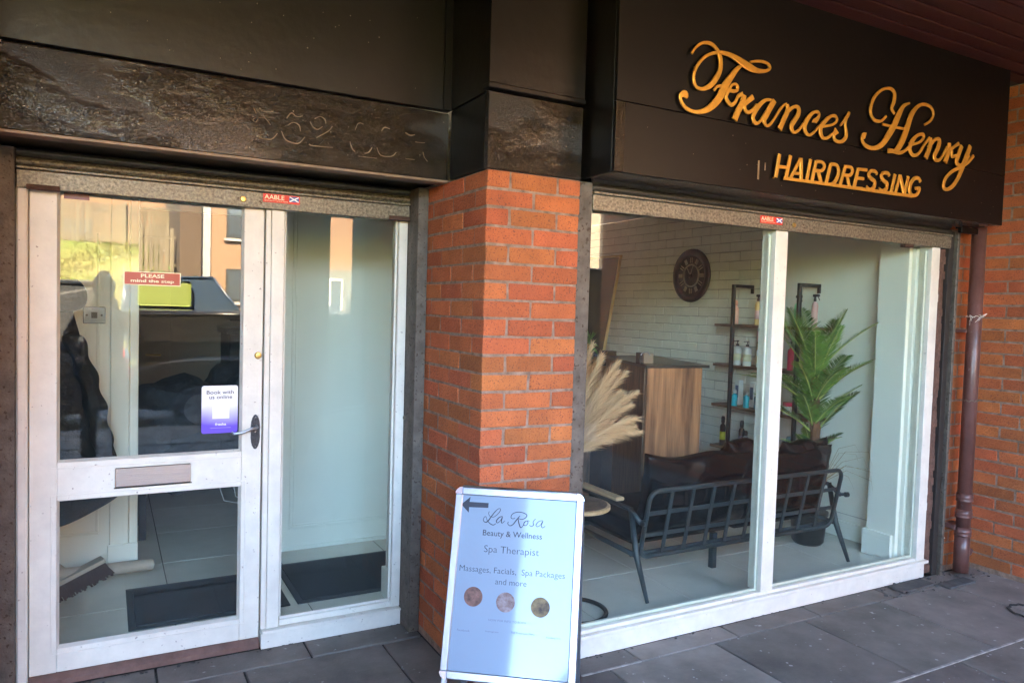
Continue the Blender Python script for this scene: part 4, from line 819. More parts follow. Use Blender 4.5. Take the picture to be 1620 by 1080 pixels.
    bar2('rear_leg', -H, -H+.024, .02, hh-.004, 'silver'); bar2('rear_leg', H-.024, H, .02, hh-.004, 'silver')
    bar2('rear_panel', -H+.026, H-.026, .03, .62, mat('grey_backing', (.25, .26, .28), .6))
    obj('hinge', MB().tube([P(-H+.03, h_+.001, -.02), P(H-.03, h_+.001, -.02)], .008, 8), 'blkm', t)
pavement_sign()

# ================================================================== inside, left of the pillar
b = MB()
for (x0, x1, y0, y1, lab) in ((.092, .80, 3.655, 4.185, 'charcoal doormat lying inside the shop door'), (.835, 1.50, 3.655, 4.245, 'charcoal doormat lying inside the narrow side window')):
    t = thing('doormat', ((x0+x1)/2, (y0+y1)/2, ZF), lab, 'doormat')
    obj('pile', MB().box(x0+.03, x1-.03, y0+.03, y1-.03, ZF+.0005, ZF+.011, .002), 'matb', t)
    b = MB()
    for a, c, d, e in ((x0, x1, y0, y0+.0295), (x0, x1, y1-.0295, y1), (x0, x0+.0295, y0+.0295, y1-.0295), (x1-.0295, x1, y0+.0295, y1-.0295)): b.box(a, c, d, e, ZF+.0005, ZF+.008, .002)
    obj('rubber_edge', b, 'matk', t)
def cloth(name, rings, m, parent, seed=0, amp=.02, n=28, subs=0, smooth=True):
    """rings: (cx, cy, z, rx, ry); folded soft shell"""
    b = MB(); R = []
    for k, (cx, cy, z, rx, ry) in enumerate(rings):
        row = []
        for j in range(n):
            a = 2*math.pi*j/n
            f = 1+amp/max(rx, .05)*noise.noise(Vector((math.cos(a)*2.2, math.sin(a)*2.2, z*2.5+seed)))*2 + .04*math.sin(a*7+z*5+seed)
            row.append(b.bm.verts.new((cx+rx*f*math.cos(a), cy+ry*f*math.sin(a), z+amp*.4*math.sin(a*3+seed))))
        R.append(row)
    for p, q in zip(R, R[1:]):
        for j in range(n): b.bm.faces.new((p[j], p[(j+1) % n], q[(j+1) % n], q[j]))
    b.bm.faces.new(R[0]); b.bm.faces.new(R[-1][::-1])
    o = obj(name, b, m, parent, smooth=smooth)
    s = o.modifiers.new('smooth', 'SUBSURF'); s.levels = 1; s.render_levels = 2
    return o
# long padded coat hanging on a hook, flaring towards its hem
t = thing('coat', (-.22, 4.38, 1.0), 'long black padded coat hanging on the partition behind the left edge of the door glass', 'coat')
rings = []
for k in range(27):
    z = 1.60-k*(1.60-.60)/26; u = k/26
    rx = .10+.20*u+.012*math.sin(k*1.55); right = -.165+.245*u**1.05
    if k < 3: rx *= (.45+.2*k)
    rings.append((right-rx, 4.385, z, rx, .06+.045*u+.010*math.sin(k*1.55)))
cloth('body', rings, 'coat', t, 1, .014)
cloth('sleeve', [(-.15+.14*u+.02*math.sin(u*3), 4.285, 1.38-.62*u, .045+.012*math.sin(u*24), .04+.008*math.sin(u*24)) for u in [i/16 for i in range(17)]], 'coat', t, 4, .008, 16)
cloth('hood', [(-.19, 4.37, 1.66, .05, .05), (-.19, 4.35, 1.61, .10, .09), (-.19, 4.34, 1.54, .11, .10), (-.20, 4.35, 1.48, .09, .08)], 'coat', t, 7, .012, 16)
t = thing('coat', (-.2, 4.3, .6), 'lower black coat whose hem shows through the bottom pane of the door', 'coat')
cloth('body', [(-.22, 4.33, .74, .20, .07), (-.19, 4.32, .68, .27, .09), (-.19, 4.32, .60, .29, .10), (-.20, 4.32, .53, .275, .10), (-.26, 4.32, .46, .20, .085), (-.30, 4.32, .40, .12, .06)], 'coat', t, 9, .02)
# heap of coats on a bench in the back room
t = thing('coat_heap', (.75, 5.3, .5), 'heap of dark navy padded coats piled in the dim back room', 'coats')
def heap(name, c, s, seed, m):
    b = MB(); bmesh.ops.create_icosphere(b.bm, subdivisions=4, radius=1)
    for v in b.bm.verts:
        d = noise.fractal(v.co*1.6+Vector((seed, 0, 0)), 1.0, 2.0, 4)*.32 + .05*math.sin(v.co.x*9+v.co.z*5+seed)
        v.co = Vector((v.co.x*s[0], v.co.y*s[1], v.co.z*s[2]))*(1+d)+Vector(c)
    return obj(name, b, m, t, smooth=True)
heap('coat', (.42, 5.15, .78), (.46, .26, .26), 1, 'coatn'); heap('coat', (.95, 5.25, .86), (.46, .28, .30), 5, 'coatn'); heap('coat', (.62, 5.0, .62), (.40, .2, .22), 9, 'coatn'); heap('coat', (1.2, 5.1, .70), (.4, .24, .32), 12, 'coat')
t = thing('bench', (.8, 5.25, ZF), 'dark bench under the heap of coats', 'bench')
obj('seat', MB().box(.15, 1.45, 5.0, 5.45, .46, .50, .004), 'woodd', t)
for x in (.2, 1.4):
    for y in (5.05, 5.4): obj('leg', MB().box(x-.02, x+.02, y-.02, y+.02, ZF, .46, .002), 'blkm', t)
t = thing('inner_door', (.2, 7.28, ZF), 'dull brown inner door with small lever handle at the back of the dim room', 'door')
obj('leaf', MB().box(-.35, .50, 7.25, 7.299, ZF, 2.1, .004), 'darkwall', t)
obj('handle', MB().tube([(.42, 7.24, 1.07), (.42, 7.20, 1.07), (.30, 7.20, 1.075)], .008, 8), 'brass', t)
t = thing('dark_cabinet', (1.2, 6.9, ZF), 'dark cabinet standing in the back room behind the booking sticker', 'cabinet')
obj('carcass', MB().box(.92, 1.55, 6.7, 7.25, ZF, 1.28, .005), 'blkm', t); obj('top', MB().box(.89, 1.58, 6.67, 7.27, 1.281, 1.33, .004), 'blkt', t)
obj('shelf_rail', MB().tube([(.92, 6.7, 1.40), (1.55, 6.7, 1.40)], .006, 6), 'blkm', t)
# broom and cardboard tubes
t = thing('broom', (-.15, 4.15, ZF), 'broom with maroon bristles and pale wooden stock lying on the tiles inside the door', 'broom')
ax = Vector((.90, .28, .33)).normalized(); ay = Vector((-.3, .95, 0)).normalized(); az = ax.cross(ay); c = Vector((-.16, 4.13, .205))
obj('stock', MB().obox(c, ax, ay, az, .17, .032, .011, .004), 'card', t)
b = MB()
for i in range(300):
    u, v = random.uniform(-.165, .165), random.uniform(-.027, .027); p = c+ax*u+ay*v-az*.010; e = p-az*random.uniform(.07, .085)+ax*random.gauss(.014, .005)+ay*random.gauss(0, .006)
    b.poly([p-ax*.0035, p+ax*.0035, e+ax*.0045, e-ax*.0045]); b.poly([p-ay*.003, p+ay*.003, e+ay*.004, e-ay*.004])
b.obox(c-az*.035, ax, ay, az, .160, .022, .027)
obj('bristles', b, 'brist', t)
def tube_roll(a, b_, r, lab):
    t = thing('cardboard_tube', a, lab, 'cardboard tube')
    a, b_ = Vector(a), Vector(b_); d = (b_-a).normalized(); m = MB(); m.tube([a, b_], r, 20, cap=False); m.tube([b_, a], r-.004, 20, cap=False)
    x = d.orthogonal().normalized(); y = d.cross(x)
    for p in (a, b_):
        o = [m.bm.verts.new(p+(x*math.cos(k*math.pi/10)+y*math.sin(k*math.pi/10))*r) for k in range(20)]; i_ = [m.bm.verts.new(p+(x*math.cos(k*math.pi/10)+y*math.sin(k*math.pi/10))*(r-.004)) for k in range(20)]
        for k in range(20): m.bm.faces.new((o[k], o[(k+1) % 20], i_[(k+1) % 20], i_[k]))
    obj('wall', m, 'card', t, smooth=False)
tube_roll((-.42, 4.02, .26), (.215, 4.33, .155), .030, 'long pale cardboard tube lying across the broom inside the door')
tube_roll((-.34, 4.36, .30), (-.10, 4.22, .112), .030, 'short end of a second cardboard tube leaning behind the broom')
t = thing('wire_tangle', (.7, 5.3, .3), 'loose white wires at the top right of the lower door pane', 'cable')
b = MB()
for k in range(4): b.tube([(.60+.1*k, 5.0, .50), (.66+.07*k, 4.96, .30+.02*k), (.78+.03*k, 4.95, .27+.02*k), (.95, 4.97, .36+.02*k)], .003, 5)
obj('wire', b, 'wht', t)

# ================================================================== salon
def sofa():
    t = thing('sofa', (3.2, 3.3, ZF), 'black leather sofa with a grid metal back, standing with its back to the display window', 'sofa')
    def bp(x, z, d=0): return Vector((x, 3.065-(z-.28)*.20+d, z))      # leaning back plane
    x0, x1, z0, z1, r = 2.475, 3.965, .275, .642, .055
    P = []
    for cx, cz, a0 in ((x1-r, z1-r, 0), (x0+r, z1-r, 90), (x0+r, z0+r, 180), (x1-r, z0+r, 270)):
        for k in range(6): a = R_(a0+k*18); P.append(bp(cx+r*math.cos(a), cz+r*math.sin(a)))
    obj('back_frame', MB().tube(P, .0125, 10, closed=True), 'sofam', t, smooth=True)
    for k in range(1, 10):
        x = x0+(x1-x0)*k/10; a, c = bp(x, z0+.005, .001), bp(x, z1-.005, .001)
        obj('grid_bar', MB().obox((a+c)/2, X, (c-a).normalized(), X.cross((c-a).normalized()), .0115, (c-a).length/2, .004, .001), 'sofam', t)
    for z in (.395, .515):
        a, c = bp(x0+.005, z, .010), bp(x1-.005, z, .010)
        obj('grid_bar', MB().obox((a+c)/2, X, Z, Y, (x1-x0)/2-.004, .0110, .003, .001), 'sofam', t)
    for sx, x in ((-1, 2.44), (1, 3.995)):
        obj('leg', MB().tube([(x-sx*0, 3.11, .535), (x, 3.05, .30), (x-.0, 2.945, ZF)], [.014, .017, .010], 10), 'sofam', t, smooth=True)
        obj('leg', MB().tube([(x, 3.62, .52), (x, 3.66, .30), (x, 3.72, ZF)], [.014, .017, .010], 10), 'sofam', t, smooth=True)
        obj('side_rail', MB().tube([(x, 3.05, .295), (x, 3.66, .30)], .014, 10), 'sofam', t, smooth=True)
        obj('arm_rail', MB().tube([(x, 3.02, .475), (x, 3.12, .525), (x, 3.62, .535)], .013, 10), 'sofam', t, smooth=True)
        b = MB(); pts = [(-.03, 0), (-.026, .018), (.026, .018), (.03, 0)]
        b.box(x-.030, x+.030, 3.20, 3.58, .545, .568, .010); obj('armrest', b, 'woodl', t)
        b = MB(); b.tube([bp(x0 if sx < 0 else x1, .48), (x, 3.0, .485)], .010, 8); b.tube([(x, 2.99, .485), (x+sx*.02, 2.985, .485)], .016, 10); obj('bracket', b, 'sofam', t)
    for x in (3.14,): obj('leg', MB().box(x-.018, x+.018, 3.20, 3.235, ZF, .29, .003), 'sofam', t)
    b = MB(); b.tube([(2.44, 3.10, .285), (3.995, 3.10, .285)], .012, 8); b.tube([(2.44, 3.68, .285), (3.995, 3.68, .285)], .012, 8)
    obj('seat_frame', b, 'sofam', t)
    def pillow(name, cx, cy, cz, hx, hy, hz, seed, lean=.2, par=t, exp=2.6, wr=.012):
        b = MB(); n = 30
        G = {}
        for s in (1, -1):
            for i in range(n+1):
                for j in range(n+1):
                    u, v = 2*i/n-1, 2*j/n-1
                    e = max(0, (1-abs(u)**exp))**.42*max(0, (1-abs(v)**exp))**.42
                    uu, vv = u*(1-.07*(1-abs(v))**1.0*0-.06*(1-v*v)), v*(1-.09*(1-u*u))
                    d = e*hy + wr*noise.fractal(Vector((u*3+seed, v*2.4, s*1.3)), 1, 2, 3)*min(1, e*2.5) + wr*.9*e*math.sin(6*(u+.3*v)*1.7+seed)*max(0, abs(u)-.35)
                    z = cz+vv*hz + .012*math.sin(u*5+seed)*(v > 0)*(v)
                    key = (i, j, s) if 0 < i < n and 0 < j < n else (i, j, 0)
                    if key not in G: G[key] = b.bm.verts.new((cx+uu*hx, cy-(z-cz)*lean + s*d, z))
            def g(i, j): return G[(i, j, s)] if (i, j, s) in G else G[(i, j, 0)]
            for i in range(n):
                for j in range(n): b.bm.faces.new((g(i, j), g(i+1, j), g(i+1, j+1), g(i, j+1)))
        return obj(name, b, 'leather', par, smooth=True)
    obj('seat_cushion', MB().box(2.48, 3.21, 3.14, 3.72, .31, .44, .035), 'leather', t, smooth=True)
    obj('seat_cushion', MB().box(3.225, 3.955, 3.14, 3.72, .31, .44, .035), 'leather', t, smooth=True)
    pillow('back_cushion', 2.90, 3.115, .585, .415, .085, .235, 1); pillow('back_cushion', 3.60, 3.115, .575, .36, .085, .215, 5)
    for (cx, cz, hx, hz, sd, lab) in ((3.76, .70, .20, .125, 8, 'plump black leather cushion on the sofa, below the palm'), (3.28, .73, .17, .13, 15, 'plump black leather cushion in the middle of the sofa, beside the mullion')):
        c = thing('cushion', (cx, 3.1, cz-.1), lab, 'cushion'); pillow('cover', cx, 3.135, cz, hx, .075, hz, sd, par=c, wr=.018)
sofa()

# side table with a wooden rim, ring base
t = thing('side_table', (2.02, 3.0, ZF), 'small round side table with wood-edged dark top and ring base beside the sofa arm', 'table')
obj('top', MB().lathe((2.03, 3.02, .60), [(.163, 0), (.17, .004), (.17, .018), (.163, .022)], 36), 'woodl', t, smooth=False)
obj('inlay', MB().lathe((2.03, 3.02, .6205), [(.155, 0), (.155, .0035)], 36), 'woodd', t)
obj('stem', MB().tube([(1.93, 3.02, ZF), (1.93, 3.02, .6)], .014, 10), 'blkm', t, smooth=True)
obj('ring_base', MB().tube([(2.03+.155*math.cos(a), 3.0+.155*math.sin(a), ZF+.012) for a in [k*math.pi/20 for k in range(40)]], .011, 8, closed=True), 'blkm', t, smooth=True)
t = thing('vase', (1.95, 3.02, .624), 'smoky grey vase holding the pampas grass at the left end of the display window', 'vase')
obj('body', MB().lathe((1.95, 3.02, .6245), [(.045, 0), (.055, .03), (.062, .10), (.055, .17), (.035, .205), (.040, .225), (.033, .2255)], 22), 'vase', t, smooth=True)
t = thing('pampas_grass', (1.95, 3.02, .84), 'fan of beige pampas plumes in a grey vase beside the brick pillar', 'dried grass')
rp = random.Random(3)
for k in range(26):
    f = k/25; tgt = Vector((1.96+.44*f**1.15+rp.uniform(-.03, .03), 3.0+rp.uniform(-.12, .12), 1.44-.46*f**1.9+rp.uniform(-.07, .03)))
    p0 = Vector((1.95, 3.02, .80)); mid = p0.lerp(tgt, .5)+Vector((-.02, 0, .05+.05*f))
    pts = [(p0*(1-s)**2+mid*2*s*(1-s)+tgt*s*s) for s in [i/16 for i in range(17)]]
    b = MB(); b.tube(pts, [.0022]*17, 5)
    for i in range(560):
        s = rp.uniform(.22, 1); q = p0*(1-s)**2+mid*2*s*(1-s)+tgt*s*s; d = ((tgt-mid)*s+(mid-p0)*(1-s)).normalized()
        side = Vector((rp.gauss(0, 1), rp.gauss(0, 1), rp.gauss(0, 1))); side = (side-d*side.dot(d)).normalized()
        Lh = (.045+.045*math.sin(math.pi*min(1, s)))*rp.uniform(.6, 1.2)*(1.15-s*.5)
        e1 = q+d*Lh*.7+side*Lh*.45; e2 = q+d*Lh*1.25+side*Lh*.62+Vector((0, 0, -Lh*.22)); wv = d.cross(side)*.0011
        a_, b_, c_, d_, e_ = (b.bm.verts.new(v) for v in (q-wv, q+wv, e1+wv*.9, e1-wv*.9, e2))
        b.bm.faces.new((a_, b_, c_, d_)); b.bm.faces.new((d_, c_, e_))
    obj('plume', b, 'pampas', t)
t = thing('green_plant', (3.9, 5.6, 1.1), 'small trailing green plant peeping out above the pampas grass', 'plant')
b = MB()
for k in range(70):
    a = rp.uniform(0, 6.28); s = Vector((3.86, 5.62, 1.28)); e = s+Vector((math.cos(a)*rp.uniform(.03, .12), math.sin(a)*.08, rp.uniform(-.12, .14))); wv = Vector((.008, 0, .004))
    b.poly([s, (s+e)/2+wv, e, (s+e)/2-wv])
obj('leaves', b, 'leaf', t, kind='stuff'); obj('pot', MB().lathe((3.86, 5.62, 1.12), [(.04, 0), (.055, .12), (.05, .121)], 14), 'pot', t)

# reception desk
def slabp(name, pts, z0, z1, m, par): return obj(name, MB().prism([(a, c, z0) for a, c in pts], (0, 0, z1-z0)), m, par)
t = thing('reception_desk', (3.6, 4.4, ZF), 'tall reception desk in rustic wood with a black worktop, behind the sofa', 'desk')
A_, B_, C_, D_ = (3.335, 4.125), (3.790, 4.065), (4.12, 5.05), (3.66, 5.05)
slabp('carcass', [(3.352, 4.142), (3.775, 4.086), (4.10, 5.04), (3.68, 5.04)], ZF+.05, 1.175, 'blkm', t)
def wallpanel(name, p, q, z0, z1, th, m):
    p, q = Vector((*p, 0)), Vector((*q, 0)); d = (q-p).normalized(); n = d.cross(Z)
    return obj(name, MB().obox((p+q)/2+Z*(z0+z1)/2, d, n, Z, (q-p).length/2, th/2, (z1-z0)/2, .002), m, t)
wallpanel('end_panel', (3.337, 4.128), (3.790, 4.067), ZF+.01, 1.178, .018, 'wood')
wallpanel('side_panel', (3.660, 5.05), (3.342, 4.150), ZF+.01, 1.178, .018, 'woodd')
slabp('worktop', [(3.31, 4.10), (3.83, 4.03), (4.16, 5.08), (3.63, 5.08)], 1.179, 1.20, 'blkt', t)
for x in (3.43, 3.56, 3.70):
    pass
obj('knob', MB().lathe((3.80, 4.12, .80), [(.012, -.02), (.02, 0), (.012, .02)], 12), 'blkm', t)
t = thing('card_stand', (3.36, 4.3, 1.2), 'small box and curved holder standing on the reception desk', 'holder')
obj('box', MB().box(3.38, 3.47, 4.22, 4.26, 1.201, 1.275, .003), 'darkwall', t); obj('side_block', MB().box(3.345, 3.375, 4.22, 4.27, 1.201, 1.28, .003), 'blkm', t)
obj('hoop', MB().tube([(3.39+.04*math.cos(a), 4.215, 1.262+.022*math.sin(a)) for a in [k*math.pi/8 for k in range(9)]], .004, 6), 'silver', t)
t = thing('cabinet', (3.75, 5.4, ZF), 'dark wood salon cabinet behind the pampas grass, left of the reception desk', 'cabinet')
obj('carcass', MB().box(3.42, 4.06, 5.25, 6.2, ZF, 1.10, .004), 'woodd', t)
for k in range(3): obj('drawer', MB().box(3.44, 3.80, 5.232, 5.249, ZF+.05+.33*k, ZF+.36+.33*k, .004), 'wood', t)
obj('worktop', MB().box(3.38, 4.10, 5.21, 6.24, 1.101, 1.135, .004), 'blkt', t)
t = thing('tool_box', (3.9, 5.45, 1.14), 'small black box on the dark worktop left of the reception desk', 'box')
obj('case', MB().box(3.86, 3.98, 5.35, 5.43, 1.136, 1.22, .004), 'blkm', t); obj('drawer_slot', MB().box(3.865, 3.975, 5.346, 5.3495, 1.155, 1.165), 'chrome', t)
t = thing('dark_post', (3.2, 4.55, ZF), 'narrow dark upright unit between the pampas grass and the desk', 'cabinet')
obj('body', MB().box(3.13, 3.23, 4.35, 4.60, ZF, .97, .004), 'blkm', t); obj('top', MB().box(3.11, 3.25, 4.33, 4.62, .971, .985, .002), 'blkt', t)
t = thing('round_mirror', (2.98, 4.4, .75), 'round ring-framed mirror low behind the pampas grass', 'mirror')
obj('ring', MB().tube([(2.98+.19*math.cos(a), 4.45, .80+.19*math.sin(a)) for a in [k*math.pi/20 for k in range(40)]], .011, 8, closed=True), mat('grey_brown_ring', (.22, .18, .15), .4), t, smooth=True)
obj('glass', MB().lathe((2.98, 4.455, .80), [(.185, -.002), (.185, .002)], 40, Matrix.Rotation(R_(90), 4, 'X')), 'mir', t)
obj('panel', MB().box(2.74, 3.12, 4.47, 4.50, ZF, 1.10, .003), 'woodd', t)
t = thing('leaning_mirror', (4.35, 5.9, 1.1), 'tall gilt-edged mirror leaning on the painted brick wall, far left of the display window', 'mirror')
mm = [(4.30, 6.02, 1.10), (4.30, 6.9, 1.10), (4.405, 6.9, 2.1), (4.405, 5.92, 2.1)]
obj('glass', MB().prism(mm, (.01, 0, 0)), 'mir', t)
obj('frame', MB().tube([(4.292, 6.0, 1.09), (4.40, 5.90, 2.11), (4.40, 6.92, 2.11), (4.292, 6.92, 1.09)], .017, 6, closed=True), 'frm', t)

# clock
t = thing('wall_clock', (4.40, 4.91, 1.89), 'large dark openwork clock hanging on the painted brick wall', 'clock')
cx, cy, cz = 4.418, 4.905, 1.895; ry = Matrix.Rotation(R_(-90), 4, 'Y')
def ringp(r0, r1, d, m, name):
    b = MB(); n = 48
    V = [[b.bm.verts.new((cx-dd, cy+r*math.cos(2*math.pi*k/n), cz+r*math.sin(2*math.pi*k/n))) for k in range(n)] for r, dd in ((r0, 0), (r1, 0), (r1, d*.7), ((r0+r1)/2, d), (r0, d*.7))]
    for a in range(5):
        for k in range(n): b.bm.faces.new((V[a][k], V[a][(k+1) % n], V[(a+1) % 5][(k+1) % n], V[(a+1) % 5][k]))
    return obj(name, b, m, t, smooth=True)
ringp(.165, .228, .022, 'clockm', 'rim'); ringp(.088, .100, .020, 'clockn', 'inner_ring')
obj('face', MB().lathe((cx-.004, cy, cz), [(.17, -.003), (.17, .003)], 40, ry), 'clockm', t)
for k in range(12):
    a = 2*math.pi*k/12; c = Vector((cx-.012, cy+.132*math.cos(a), cz+.132*math.sin(a))); rad = Vector((0, math.cos(a), math.sin(a))); tg = Vector((0, -math.sin(a), math.cos(a)))
    b = MB()
    for o in ((-.011, .011) if k % 2 else (-.011, 0, .011)): b.obox(c+tg*o, X, rad, tg, .003, .022, .0032)
    obj('numeral', b, 'clockn', t)
b = MB(); b.obox(Vector((cx-.02, cy+.02, cz+.03)), X, Vector((0, .55, .83)), Vector((0, -.83, .55)), .002, .05, .004); b.obox(Vector((cx-.023, cy-.015, cz+.035)), X, Vector((0, -.4, .91)), Vector((0, -.91, -.4)), .002, .06, .003)
obj('hand', b, 'clockn', t); obj('hub', MB().lathe((cx-.02, cy, cz), [(.014, -.01), (.014, .006)], 14, ry), 'clockm', t)

# shelf unit with products
t = thing('shelf_unit', (4.3, 3.95, .5), 'wall shelf unit with four wooden shelves on two black steel uprights', 'shelves')
for y in (4.19, 3.575):
    b = MB(); b.box(4.185, 4.21, y-.0125, y+.0125, .30, 1.80, .002); b.box(4.2105, 4.40, y-.0125, y+.0125, 1.775, 1.80, .002); b.box(4.385, 4.40, y-.0125, y+.0125, 1.735, 1.7745, .002)
    obj('upright', b, 'blkm', t)
SH = (1.497, 1.185, .870, .545)
for z in SH: obj('shelf', MB().box(4.212, 4.416, 3.47, 4.40, z-.020, z, .003), 'woods', t)
def bottle(y, z, h, r, m, label, cat='bottle', cap='blkm', kind='spray', band=None, x=4.29):
    t = thing('product_bottle', (x, y, z), label, cat, None); z += .0008
    if kind == 'box':
        obj('carton', MB().box(x-r, x+r, y-r, y+r, z, z+h, .001), m, t)
        if band: obj('label_band', MB().box(x-r-.0012, x-r-.0003, y-r*.7, y+r*.7, z+h*.3, z+h*.8), band, t)
        return
    bh = h*(.74 if kind != 'jar' else .7)
    obj('body', MB().lathe((x, y, z), [(r*.93, 0), (r, .004), (r, bh*.86), (r*.8, bh*.95), (r*.38, bh), (r*.36, bh+.004)] if kind != 'jar' else [(r*.95, 0), (r, .004), (r, bh)], 18), m, t, smooth=True)
    if band: obj('label_band', MB().lathe((x, y, z+bh*.25), [(r*1.012, 0), (r*1.012, bh*.38)], 18), band, t, smooth=True)
    if kind == 'can': obj('cap', MB().lathe((x, y, z+bh+.0045), [(r*.62, 0), (r*.66, h-bh-.02), (r*.5, h-bh-.004)], 16), cap, t, smooth=True)
    elif kind == 'jar': obj('cap', MB().lathe((x, y, z+bh+.001), [(r*1.04, 0), (r*1.04, h-bh)], 18), cap, t)
    elif kind == 'pump':
        b = MB(); b.lathe((x, y, z+bh+.0045), [(r*.4, 0), (r*.4, .016), (r*.14, .018), (r*.14, .034), (r*.4, .036), (r*.35, .044)], 12); b.tube([(x, y, z+bh+.043), (x-.01, y+.028, z+bh+.041)], .0035, 6); obj('pump', b, cap, t)
    elif kind == 'spray':
        b = MB(); b.lathe((x, y, z+bh+.0045), [(r*.42, 0), (r*.42, .018), (r*.3, .022), (r*.3, .036)], 12); b.box(x-.009, x+.009, y-.034, y+.016, z+bh+.036, z+bh+.054, .003); b.tube([(x, y-.024, z+bh+.036), (x, y-.038, z+bh+.012)], .003, 5); obj('trigger', b, cap, t)
bottle(4.255, SH[0], .185, .024, 'bpk', 'peach tapered bottle on the top shelf, left of the steel upright', kind='can', cap='bpk', band='blk' and None)
bottle(4.03, SH[0], .235, .023, 'bgo', 'gold and rose spray bottle with black trigger on the top shelf', cap='blk', band='brs')
bottle(3.88, SH[0], .155, .022, 'bgo', 'gold bottle on the top shelf half hidden by the mullion', kind='can', cap='bpk')
bottle(3.665, SH[0], .225, .023, 'bgr', 'mint green spray bottle on the top shelf, right of the mullion', cap='blk')
bottle(3.52, SH[0], .235, .022, 'brs', 'rose spray bottle with black trigger at the right end of the top shelf', cap='blk')
bottle(4.19, SH[1], .19, .031, 'bw', 'white pump bottle on the second shelf, leftmost of three', kind='pump', band='cream', x=4.26)
bottle(4.085, SH[1], .19, .031, 'bw', 'white pump bottle on the second shelf, middle of three', kind='pump', band='cream', x=4.255)
bottle(3.955, SH[1], .185, .029, 'bw', 'white pump bottle on the second shelf, beside the mullion', kind='pump', band='cream', x=4.255)
bottle(4.06, SH[1], .265, .027, 'bye', 'tall ochre tube standing behind the white pump bottles', kind='jar', cap='brs', x=4.36)
bottle(3.98, SH[1], .265, .028, 'bpu', 'tall mauve tube standing behind the white pump bottles', kind='jar', cap='bpu', x=4.36)
bottle(3.69, SH[1], .21, .022, 'brd', 'crimson pump bottle on the second shelf, right of the mullion', kind='pump', x=4.27)
bottle(4.19, SH[2], .125, .022, 'bte', 'teal bottle with white cap on the third shelf, left one', kind='can', cap='bw', band=None, x=4.25)
bottle(4.07, SH[2], .125, .022, 'bte', 'teal bottle with white cap on the third shelf, second from the left', kind='can', cap='bw', x=4.25)
bottle(3.985, SH[2], .13, .021, 'btl', 'clear teal bottle on the third shelf, beside the crimson one', kind='can', cap='bw', x=4.27)
bottle(4.235, SH[2], .19, .022, 'bw', 'white upright carton on the third shelf, behind the left teal bottle', 'carton', kind='box', band='inkl', x=4.34)
bottle(4.085, SH[2], .19, .022, 'bw', 'white upright carton on the third shelf, behind the second teal bottle', 'carton', kind='box', band='inkl', x=4.34)
bottle(3.915, SH[2], .215, .020, 'brd', 'tall crimson bottle with silver cap on the third shelf by the mullion', kind='can', cap='silver', x=4.27)
bottle(3.69, SH[2], .085, .038, 'bw', 'squat white tub with red lid on the third shelf, right of the mullion', 'tub', kind='jar', cap='brd', x=4.27)
bottle(4.32, SH[3], .225, .022, 'blk', 'black spray can with yellow stripe on the lowest shelf, leftmost', kind='can', cap='blk', band='byl', x=4.27)
bottle(4.14, SH[3], .215, .022, 'blk', 'black spray can on the lowest shelf, just right of the upright', kind='can', cap='blk', band='inkl', x=4.29)
bottle(4.06, SH[3], .15, .022, 'bsi', 'wide silver can on the lowest shelf', kind='can', cap='blk', x=4.25)
bottle(4.035, SH[3], .16, .013, 'bsi', 'slim silver can on the lowest shelf', kind='can', cap='bsi', x=4.33)
bottle(3.985, SH[3], .085, .019, 'bsi', 'small pale blue-grey bottle on the lowest shelf', kind='can', cap='bw', x=4.25)
bottle(3.665, SH[3], .17, .04, 'pot', 'fat black bottle on the lowest shelf, right of the mullion', kind='can', cap='btl', x=4.27)
t = thing('book', (4.30, 3.90, SH[3]), 'orange-brown book standing upright on the lowest shelf by the mullion', 'book')
obj('cover', MB().box(4.24, 4.38, 3.885, 3.925, SH[3]+.001, SH[3]+.235, .002), 'bor', t); obj('print', MB().box(4.2385, 4.2397, 3.89, 3.92, SH[3]+.15, SH[3]+.22), 'bye', t)

